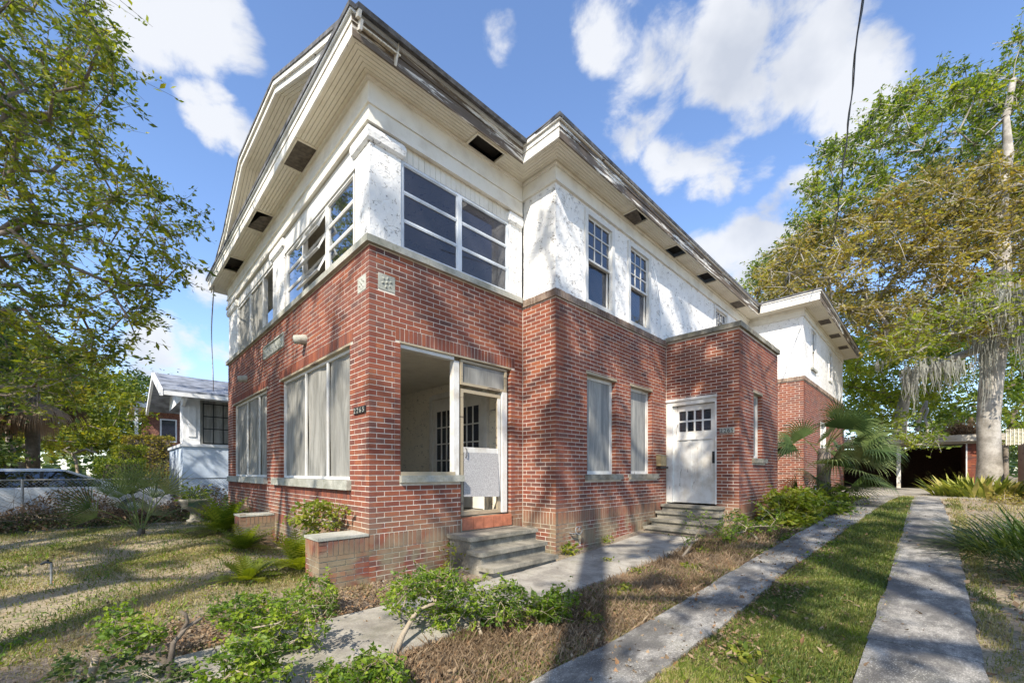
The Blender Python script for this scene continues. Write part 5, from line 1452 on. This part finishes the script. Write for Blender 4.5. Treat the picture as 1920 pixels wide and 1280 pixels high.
scatter('grass', 130000, (-1.5, -.25), (1.6, 16.2), lambda x, y: ((x > -1.40 - .10 * np.sin(y * 3.1) * np.sin(y * 7) + Lcn(y)) & (x < -.33 + .07 * np.sin(y * 4.3) * np.sin(y * 9))) * (1 - .6 * patch(x, y, 2.3, 1)), .042, 'dry', 21, wd=.006)
lawn_fn = lambda x, y: (x < -4.6) * (y < 2.2) * (.12 + .75 * patch(x, y, 1.1) ** 1.5) * ((x < -5.1) | (y < 1.6))
scatter('grass', 330000, (-15, -4.5), (-4.5, 2.3), lawn_fn, .035, 'dry', 2, wd=.006)
scatter('ground_cover', 120000, (-14, -4.2), (-4, 2.2), lambda x, y: lawn_fn(x, y) * patch(x, y, 1.6, 2), .026, 'shrub', 3, 'leaf')
bed_fn = lambda x, y: ((x > -2.83) & (x < -1.86)).astype(float) * np.clip(patch(x, y, 1.4, 1) * 1.4 - .75, 0, 1)
scatter('grass', 60000, (-2.9, -1.8), (1, 9), bed_fn, .045, 'grass', 4)
scatter('grass', 70000, (.28, 3.0), (2, 20), lambda x, y: .15 + .6 * patch(x, y, 1.1, 4), .05, 'dry', 5)
scatter('ground_cover', 24000, (-2.9, -1.3), (7, 16), lambda x, y: (x < -1.86 + Lcn(y)) * (.3 + .7 * patch(x, y, 1.3, 3)), .05, 'shrub', 6, 'leaf')
scatter('fallen_leaves', 26000, (-2.85, -1.85), (.4, 9.5), lambda x, y: .4 + .6 * patch(x, y, 2, 2), .04, 'dead', 7, 'flat')
scatter('fallen_leaves', 16000, (-1.8, 3), (1.5, 18), lambda x, y: .6 * (1 + 0 * x), .055, 'dead', 8, 'flat')
scatter('fallen_leaves', 16000, (-13, -3.9), (-4, 2.3), lambda x, y: (.3 + .5 * patch(x, y, 1.1, 5)), .035, 'dead', 9, 'flat')
scatter('fallen_leaves', 9000, (-4.95, -4.0), (.3, 3.4), lambda x, y: .8 + 0 * x, .03, 'dead', 10, 'flat')
scatter('fallen_leaves', 1500, (-3.9, -2.9), (.6, 7.5), lambda x, y: .5 + 0 * x, .04, 'dead', 12, 'flat')
scatter('twig_litter', 9000, (-2.85, -1.85), (.6, 9.0), lambda x, y: .5 + 0 * x, .12, 'dead', 41, 'blade', .004)
scatter('pine_straw', 50000, (-2.85, -1.85), (.6, 9.0), lambda x, y: .5 + .5 * patch(x, y, 1.7, 6), .07, 'dead', 11, 'blade', .003)
scatter('grass', 30000, (-4.95, -3.92), (-3, 2.3), lambda x, y: .5 * patch(x, y, 1.7, 6), .035, 'dry', 13)

scatter('tall_grass_tufts', 16000, (-14, -4.6), (-4, 2.2), lambda x, y: lawn_fn(x, y) * (patch(x, y, 2.7, 3) > .8), .09, 'shrub', 31, wd=.007)
scatter('tall_grass_tufts', 9000, (-1.4, -.33), (1.6, 14), lambda x, y: strip_fn(x, y) * (patch(x, y, 3.1, 3) > .8), .09, 'oak', 32, wd=.007)
scatter('fallen_leaves', 60000, (-2.2, -1.0), (1.0, 15), lambda x, y: np.clip((y - 0) / 6, .15, 1) * (patch(x, y, 2.2, 1) > .45), .04, 'dead', 33, 'flat', near=False)
scatter('ground_cover', 30000, (-2.1, -1.05), (6.5, 15), lambda x, y: (patch(x, y, 1.9, 4) > .62) * 1.0, .04, 'shrub', 34, 'leaf', near=False)
scatter('grass', 26000, (.1, .45), (1.5, 16), lambda x, y: (x > .25 - .08 * np.sin(y * 3.7) * np.sin(y * 8.3)) * .6, .04, 'dry', 36)
scatter('grass', 20000, (-2.05, -1.7), (1, 9), lambda x, y: (x < -1.82 + .09 * np.sin(y * 3.3) * np.sin(y * 7.7)) * (patch(x, y, 2.1, 3) > .4) * 1.0, .04, 'dry', 37)
scatter('ground_cover', 16000, (-2.85, -1.85), (1, 7), lambda x, y: (patch(x, y, 2.4, 2) > .8) * 1.0, .03, 'shrub', 35, 'leaf')

# ------------------------------------------------------------------ garage
ga = thing('garage', 'low brick garage with a dark open double bay at the end of the drive', 'garage', (-1.5, 27, .68))
GZ = .66
q = MB(); q.box(.95, 1.29, 24.5, 30.5, GZ - .2, 2.62); q.build('brick_pier', M['brick'], ga)
V = []; F = []; RN = []
w_ = Wall('F', 24.5); bl0 = len(bricks); fill_stretch(w_, .95, 1.29, GZ, 2.6, [])
sel = bricks[bl0:]; V = []; F = []; RN = []
for (ww, a, b, c, d, j) in sel:
    mb = MB(); ww.box(mb, a, b, .012 + j, -.0, c, d); n = len(V); V += mb.v; F += [tuple(n + q_ for q_ in f) for f in mb.f]; RN += [random.random()] * 8
link('pier_bricks', np_mesh('pier_bricks', np.array(V), np.array(F), M['brick'], np.array(RN)), ga, None, True)
q = MB(); q.box(-5.0, .95, 30.3, 30.5, GZ - .2, 2.62); q.box(-5.0, -4.8, 24.6, 30.3, GZ - .2, 2.62); q.build('back_wall', plain('bay_shade_brick', (.09, .05, .035), .9, 20, .5), ga, stuff=True)  # inner darkness of the bay is put into this brick colour
q = MB(); q.box(-1.12, -.99, 24.55, 24.68, GZ - .1, 2.52); q.build('post', M['peel'], ga)
q = MB(); q.box(.91, .948, 24.45, 24.55, GZ, 2.51); q.build('jamb', M['white'], ga)
q = MB(); q.box(-5.1, 1.35, 24.42, 24.60, 2.52, 2.70); q.build('beam', M['greywood'], ga)
q = MB(); q.box(-5.2, 1.5, 24.2, 30.6, 2.72, 2.86); q.build('roof', M['lintel'], ga)
q = MB(); q.box(-5.15, 1.9, 24.1, 24.195, 2.60, 2.86); q.build('fascia', M['greywood'], ga)
rr = np.random.default_rng(77); c = np.stack([rr.uniform(-5, 1.4, 5000), rr.uniform(24.15, 27, 5000), 2.87 + rr.random(5000) ** 2 * .16], -1)
c2 = np.stack([rr.normal(.85, .25, 2600), rr.uniform(24.15, 24.9, 2600), 2.88 + np.abs(rr.normal(size=2600)) * .22], -1)
V, F, rv = leaves(np.concatenate([c, c2]), .09, 5, .5, 1.0); link('roof_litter', np_mesh('roof_litter', V, F, LF['dead'], rv), ga, None, True)
# right hand fence and shed wall
fe = thing('board_fence', 'weathered vertical board fence behind the mossy oak at the right edge', 'fence', (2.3, 22, .66))
for k in range(70):
    y = 14.2 + k * .155; q = MB(); q.box(2.28, 2.305, y, y + .148, g(2, y) - .03, 2.42 + .02 * math.sin(k * 1.7)); q.build('board', M['lintel'] if k % 3 else M['galv'], fe)
for z in (1.0, 2.1): q = MB(); q.box(2.306, 2.35, 14.2, 25, z, z + .09); q.build('rail', M['lintel'], fe)
la = thing('lattice_screen', 'pale wooden lattice above the board fence at the right edge', 'lattice', (2.6, 24, 2.4))
for k in range(12):
    q = MB(); q.box(1.95, 3.4, 24.9, 24.915, 2.45 + k * .05, 2.472 + k * .05); q.build('slat', M['soffit'], la)
for k in range(14):
    q = MB(); q.box(1.97 + k * .10, 1.992 + k * .10, 24.88, 24.899, 2.42, 3.05); q.build('slat', M['soffit'], la)

# ------------------------------------------------------------------ left neighbours
nb = thing('neighbour_house', 'white and pale blue bungalow with a grey gabled roof left of the brick house', 'house', (-20, 6, 0))
M['blue'] = plain('pale_blue_wall', (.52, .60, .70), .8, 3, .15, .1); M['trimw'] = plain('bright_white_trim', (.80, .81, .82), .6, 4, .12)
nx_, ny_ = -18.6, 1.93
q = MB(); q.box(-23, nx_, ny_, 12, -.1, 2.30); q.build('porch_wall', M['blue'], nb)
q = MB(); q.box(-23.05, nx_ + .06, ny_ - .06, 12, 2.302, 2.40); q.build('ledge', M['trimw'], nb)
q = MB(); q.box(-19.25, nx_, ny_, 2.42, 2.402, 4.0); q.build('pillar', M['trimw'], nb)
for z in (2.55, 2.9, 3.3): pass
for k in range(3): q = MB(); q.box(-19.1 + k * .17, -19.04 + k * .17, ny_ - .03, ny_ - .001, 2.5, 3.8); q.build('pillar_batten', M['trimw'], nb)
q = MB(); q.box(nx_ + .001, nx_ + .03, 2.08, 2.30, 2.65, 3.75); q.build('pillar_panel', M['trimw'], nb)
q = MB(); q.box(nx_ - .3, nx_ - .02, 2.42, 12, 2.402, 4.0); q.build('screen_wall', M['screen'], nb)
wf = MB(); 
for k in range(9): wf.box(nx_ - .018, nx_ + .0, 2.5 + k * .30, 2.53 + k * .30, 2.45, 3.9)
for z in (2.42, 2.95, 3.4, 3.86): wf.box(nx_ - .017, nx_ - .003, 2.5, 7.0, z, z + .035)
wf.build('window_grille', M['black'], nb, stuff=True)
q = MB(); q.box(nx_ - .35, nx_ + .02, ny_ - .02, 12, 4.0, 4.12); q.build('beam', M['trimw'], nb)
def nroof(x0, z0_, x1, z1_, y0, y1, par): 
    q = MB(); q.hexa([(x0, y0, z0_), (x1, y0, z1_), (x1, y1, z1_), (x0, y1, z0_), (x0, y0, z0_ + .09), (x1, y0, z1_ + .09), (x1, y1, z1_ + .09), (x0, y1, z0_ + .09)])
    return q.build('roof', plain('blue_grey_shingle', (.22, .24, .28), .9, 2.5, .5, .3, 0, 30), par, recalc=True)
nroof(-21, 5.12, -17.7, 4.05, 1.33, 12, nb); nroof(-24.3, 4.05, -21, 5.12, 1.33, 12, nb)
for (x0, za, x1, zb) in ((-21, 5.08, -17.65, 3.99), (-24.35, 3.99, -21, 5.08)):
    q = MB(); q.hexa([(x0, 1.24, za - .1), (x1, 1.24, zb - .1), (x1, 1.32, zb - .1), (x0, 1.32, za - .1), (x0, 1.24, za + .12), (x1, 1.24, zb + .12), (x1, 1.32, zb + .12), (x0, 1.32, za + .12)]); q.build('rake_board', M['trimw'], nb, recalc=True)
q = MB(); q.box(-17.72, -17.66, 1.33, 12, 3.93, 4.06); q.build('eave_board', M['trimw'], nb)
q = MB(); q.v = [(-23, ny_, 4.0), (nx_, ny_, 4.0), (nx_, ny_, 4.3), (-21, ny_, 5.05), (-23, ny_, 4.4)]; q.f = [(0, 1, 2, 3, 4)]; q.build('gable_wall', M['trimw'], nb)
for k in range(4): q = MB(); y = 1.9 + k * 1.6; q.hexa([(nx_, y, 3.7), (-17.8, y, 3.92), (-17.8, y + .08, 3.92), (nx_, y + .08, 3.7), (nx_, y, 3.85), (-17.8, y, 4.02), (-17.8, y + .08, 4.02), (nx_, y + .08, 3.85)]); q.build('eave_bracket', M['trimw'], nb, recalc=True)
# dormer gable on its roof
q = MB(); q.v = [(-20.3, 6.0, 4.9), (-18.4, 6.0, 4.5), (-18.4, 6.0, 5.0), (-19.4, 6.0, 5.7), (-20.3, 6.0, 5.2)]; q.f = [(0, 1, 2, 3, 4)]; q.build('dormer_wall', M['trimw'], nb)
nroof(-19.4, 5.68, -18.2, 4.85, 5.7, 9, nb); nroof(-20.6, 4.85, -19.4, 5.68, 5.7, 9, nb)
# brick house farther back
nb2 = thing('brick_cottage', 'small red brick house with white eaves behind the blue bungalow', 'house', (-33, 4, 0))
q = MB(); q.box(-40, -32.7, 1.8, 9, 0, 5.1); q.build('wall', plain('muted_far_brick', (.24, .11, .08), .9, 14, .5, .3), nb2)
q = MB(); q.box(-40.8, -31.8, 1.0, 9.5, 5.1, 5.35); q.build('eave_board', M['trimw'], nb2)
q = MB(); q.hexa([(-40.8, 1.0, 5.352), (-31.8, 1.0, 5.352), (-31.8, 9.5, 5.352), (-40.8, 9.5, 5.352), (-37.5, 4.5, 6.6), (-35, 4.5, 6.6), (-35, 6.0, 6.6), (-37.5, 6.0, 6.6)]); q.build('roof', M['shingle'], nb2, recalc=True)
q = MB(); q.box(-32.699, -32.66, 2.3, 3.1, 3.2, 4.6); q.build('window', M['trimw'], nb2)
q = MB(); q.box(-32.659, -32.64, 2.38, 3.02, 3.28, 4.52); q.build('pane', M['glassdark'], nb2)
q = MB(); q.box(-32.1, -31.95, 1.15, 1.3, 0, 5.1); q.build('porch_post', M['trimw'], nb2)
# clipped hedges
def hedge(label, x0, x1, y0, y1, z1_, seed, mat='lime', n=9000, name='clipped_hedge', z0_=0, ls=.07, group=None, cat='hedge'):
    rr = np.random.default_rng(seed); c = rr.random((n, 3)); f = rr.integers(0, 5, n)
    c[f == 0, 0] = 1; c[f == 1, 1] = 0; c[f == 2, 2] = 1; c[f == 3, 0] = 0; c = c * [x1 - x0, y1 - y0, z1_ - z0_] + [x0, y0, z0_] + rr.normal(size=(n, 3)) * .05
    V, F, rv = leaves(c, ls, seed, .6, .6); root = thing(name, label, cat, ((x0 + x1) / 2, (y0 + y1) / 2, 0), group)
    link('foliage', np_mesh('foliage', V, F, LF[mat], rv), root, None, True)
    q = MB(); q.box(x0 + .12, x1 - .12, y0 + .12, y1 - .12, z0_, z1_ - .1); q.build('inner_twigs', M['barkd'], root)
hedge('higher clipped hedge along the front of the blue bungalow', -23.5, -19.2, .2, 1.0, 2.25, 51)
hedge('rounded clipped green hedge before the blue porch wall', -20.4, -18.6, -.2, .9, 1.75, 52, 'oak')
hedge('long low yellow green hedge behind the parked car', -27, -20.5, -3.5, -2.3, 1.9, 53, 'lime', 16000)
hedge('russet shrub mass before the brick cottage', -29, -26.5, .6, 2.4, 3.1, 55, 'rust', 9000, 'loose_hedge', ls=.1)
hedge('low loose shrubs behind the car at the left edge', -24, -21.5, -9, -5.0, 1.75, 54, 'lime', 14000)
# crepe myrtle with bare lopped stems
cm = [world(x, 880, 16) for x in (125, 150, 170)]
A = np.array([world(x, y, 16 + dt) for x, y, dt in ((118, 843, 0), (130, 838, .2), (142, 840, -.2), (150, 846, .1), (162, 842, .2), (172, 838, 0), (181, 848, -.1), (136, 850, .2))])
b_ = world(148, 960, 16); b_[2] = 0
arr, par, ends = grow([tuple(b_), (b_[0], b_[1], .4), (b_[0] + .05, b_[1], .9)], A, .3, .1, .1); mb, rad = skeleton_mesh(arr, par, .03, .05, .5, 3, [.09, .08, .07])
tag(mb.build('crepe_myrtle', M['barkp'], None, True), 'pale bare lopped crepe myrtle stems behind the parked car', 'tree')

# ------------------------------------------------------------------ parked car behind the fence
def car():
    root = thing('parked_car', 'silver white station wagon parked beyond the wire fence on the left', 'car', (-17.1, -2.2, 0))
    xs0, xs1 = -16.25, -18.05; pt = plain('silver_car_paint', (.62, .64, .68), .25, 3, .08, 0, .35)
    y0, y1 = -3.6, 1.5     # rear .. nose
    prof = [(y0, .45), (y0 - .02, .80), (y0 + .08, 1.0), (y0 + .5, 1.03), (y1 - 1.35, 1.0), (y1 - .6, .93), (y1 - .1, .80), (y1, .62), (y1 - .02, .38), (y1 - .3, .28), (y0 + .3, .28)]
    q = MB(); n = len(prof)
    for x, ins in ((xs0, 0), (xs0 + 0, 0), (xs1, 0)): pass
    q.v = [(xs0, y, z) for y, z in prof] + [(xs1, y, z) for y, z in prof]
    q.f = [tuple(range(n)), tuple(range(2 * n - 1, n - 1, -1))] + [(i, (i + 1) % n, n + (i + 1) % n, n + i) for i in range(n)]
    b = q.build('body', pt, root, recalc=True); bv = b.modifiers.new('bevel', 'BEVEL'); bv.width = .07; bv.segments = 3; bv.limit_method = 'ANGLE'
    gl = [(y0 + .12, 1.0), (y0 + .42, 1.40), (y1 - 2.3, 1.42), (y1 - 1.3, 1.0)]
    q = MB(); q.v = [(xs0 - .02 - (.16 if z > 1.1 else 0), y, z) for y, z in gl] + [(xs1 + .02 + (.16 if z > 1.1 else 0), y, z) for y, z in gl]
    q.f = [(0, 1, 2, 3), (7, 6, 5, 4)] + [(i, (i + 1) % 4, 4 + (i + 1) % 4, 4 + i) for i in range(4)]; q.build('windows', mat_glass('car_glass', (.01, .012, .012), .06, .12), root, recalc=True)
    q = MB(); q.hexa([(xs0 - .16, y0 + .3, 1.39), (xs0 - .16, y1 - 2.2, 1.41), (xs1 + .16, y1 - 2.2, 1.41), (xs1 + .16, y0 + .3, 1.39), (xs0 - .22, y0 + .45, 1.47), (xs0 - .22, y1 - 2.5, 1.49), (xs1 + .22, y1 - 2.5, 1.49), (xs1 + .22, y0 + .45, 1.47)]); rf = q.build('roof', pt, root, recalc=True)
    bv = rf.modifiers.new('bevel', 'BEVEL'); bv.width = .03; bv.segments = 2
    for yy in (y0 + 1.2, y0 + 2.35, y1 - 1.45):
        q = MB(); q.hexa([(xs0 - .03, yy, 1.0), (xs0 - .03, yy + .07, 1.0), (xs0 - .05, yy + .07, 1.0), (xs0 - .05, yy, 1.0), (xs0 - .155, yy - .0, 1.41), (xs0 - .155, yy + .07, 1.41), (xs0 - .18, yy + .07, 1.41), (xs0 - .18, yy, 1.41)]) if yy < y1 - 2 else q.tube([(xs0 - .02, y1 - 1.28, 1.0), (xs0 - .17, y1 - 2.27, 1.42)], .035, 6)
        q.build('window_pillar', pt if yy > y1 - 2 else M['black'], root, recalc=True)
    for yy in (y0 + .9, y1 - .95):
        for x in (xs0 + .0, xs1 + .2):
            q = MB(); q.tube([(x - .2, yy, .33), (x + .015, yy, .33)], .33, 20); wl = q.build('wheel', M['black'], root)
            q = MB(); q.tube([(x + .016, yy, .33), (x + .03, yy, .33)], .20, 14); q.build('rim', M['alu'], wl)
    q = MB(); q.box(xs0 - .30, xs0 - .002 + .01, y1 - .12, y1 + .015, .66, .78); q.build('headlight', M['glass'], root)
    q = MB(); q.box(xs0 + .002, xs0 + .15, y1 - 1.6, y1 - 1.42, 1.0, 1.12); q.build('door_mirror', pt, root)
car()
# ------------------------------------------------------------------ chain link fence with dead vines
fc = thing('chain_link_fence', 'galvanised chain link fence along the left side of the lawn', 'fence', (-15.3, -1, 0))
for y in (-6.3, -3.9, -1.45, 1.0, 3.4):
    q = MB(); q.tube([(-15.4, y, -.05), (-15.4, y, 1.22)], .028, 8); q.build('post', M['galv'], fc)
q = MB(); q.tube([(-15.4, -6.4, 1.2), (-15.4, 12, 1.2)], .02, 6); q.build('top_rail', M['galv'], fc)
q = MB()
for k in range(-20, 150):
    y = -6.3 + k * .075
    for sg in (1, -1):
        a, b = (y, y + 1.15) if sg > 0 else (y + 1.15, y)
        if a > -6.4 and b > -6.4 and a < 4 and b < 4: q.tube([(-15.4 + .003 * sg, a, .03), (-15.4 + .003 * sg, b, 1.18)], .0022, 3, cap=False)
q.build('wire_mesh', M['galv'], fc, stuff=True)
def vine_bank(label, n, seed, x0, x1, y0, y1, hmax, mat, ls=.045):
    rr = np.random.default_rng(seed); y = rr.uniform(y0, y1, n); x = rr.normal((x0 + x1) / 2, (x1 - x0) / 3, n); h = hmax * (.7 + .3 * np.sin(y * 2.3 + seed)) * np.exp(-((x - (x0 + x1) / 2) / (x1 - x0)) ** 2 * 2)
    z = rr.random(n) * h; V, F, rv = leaves(np.stack([x, y, z], -1), ls, seed, .5, .2); root = thing('vine_bank', label, 'vines', ((x0 + x1) / 2, (y0 + y1) / 2, 0))
    link('foliage', np_mesh('foliage', V, F, LF[mat], rv), root, None, True); q = MB()
    for k in range(160):
        yy = rr.uniform(y0, y1); xx = rr.uniform(x0, x1); q.tube([(xx, yy, 0), (xx + rr.normal() * .1, yy + rr.normal() * .2, hmax * .5), (xx + rr.normal() * .2, yy + rr.normal() * .4, hmax * rr.uniform(.6, 1.1))], [.006, .004, .002], 3, cap=False)
    q.build('stems', M['barkd'], root, stuff=True)
vine_bank('brown dead vines massed along the wire fence', 24000, 3, -15.5, -14.7, -5.5, 3.2, 1.05, 'dead', .06)
vine_bank('green creepers in front of the dead vines on the fence', 9000, 4, -15.1, -14.4, -5.5, 3.2, .5, 'deep')
# planter urn on a pedestal
q = thing('garden_urn', 'squat stone garden urn at the left corner of the house', 'urn', (-14.25, 1.75, 0))
p_ = MB(); p_.lathe([(.0, 0), (.20, 0), (.20, .08), (.13, .12), (.11, .3), (.16, .34), (.30, .42), (.36, .56), (.40, .60), (.40, .66), (.35, .66), (.33, .60), (0, .58)], -14.25, 1.75, 20); p_.build('bowl', M['mossstone'], q, True)
rr = np.random.default_rng(5); V, F, rv = leaves(rr.normal(size=(300, 3)) * [.15, .15, .1] + [-14.25, 1.75, .78], .09, 5, .5, .5); link('plant', np_mesh('plant', V, F, LF['oak'], rv), q, None, True)
# stand pipe on the lawn
q = MB(); bx, by = -7.68, -.49
sp_ = thing('standpipe', 'thin galvanised standpipe with a tap on the front lawn', 'standpipe', (bx, by, 0))
q.tube([(bx, by, -.02), (bx, by, .27)], .012, 8); q.build('pipe', M['galv'], sp_); q = MB(); q.tube([(bx, by, .27), (bx - .05, by - .05, .275), (bx - .09, by - .09, .25)], .014, 8); q.tube([(bx - .03, by - .03, .28), (bx - .03, by - .03, .31)], .012, 6); q.build('tap', M['black'], sp_)
# overhead cable and loose wires
q = MB(); a = world(1622, -60, 5.0); b = world(1555, 480, 15.5); pts = []
for k in range(41):
    f = k / 40; p = a * (1 - f) + b * f; p[2] -= .55 * math.sin(f * math.pi); pts.append(p + np.array([.012 * math.sin(k * 1.3), .012 * math.cos(k * 1.7), 0]))
q.tube(pts, .011, 5); pts2 = [p + np.array([.018 * math.sin(k * .9), .018 * math.cos(k * .9), .01 * math.sin(k)]) for k, p in enumerate(pts)]; q.tube(pts2, .006, 4)
tag(q.build('overhead_cable', M['black'], None, stuff=False), 'twisted black service cable crossing the sky on the right', 'cable')
for k, (xo, zl, lab) in enumerate(((0, 2.6, 'pale loose cable dangling from the far left eave corner'), (.10, 2.9, 'dark stranded vine dangling beside the loose cable'))):
    q = MB(); b0 = np.array([-13.55 + xo, 2.02, 6.45]); pts = [b0 + np.array([.05 * math.sin(f * 5 + k), .02 * math.cos(f * 7), -f * zl]) for f in np.linspace(0, 1, 16)]
    q.tube(pts, .008, 4); tag(q.build('hanging_wire', M['alu'] if k == 0 else M['barkd']), lab, 'wire')
# loose wire on the stucco
q = MB(); q.tube([WS2.pt(8.31, .03, 5.78), WS2.pt(8.45, .05, 5.6), WS2.pt(8.62, .05, 5.1), WS2.pt(8.70, .03, 4.5)], .009, 5); tag(q.build('loose_wire', M['alu']), 'thin loose wire hanging down the white stucco beside the upper window', 'wire')
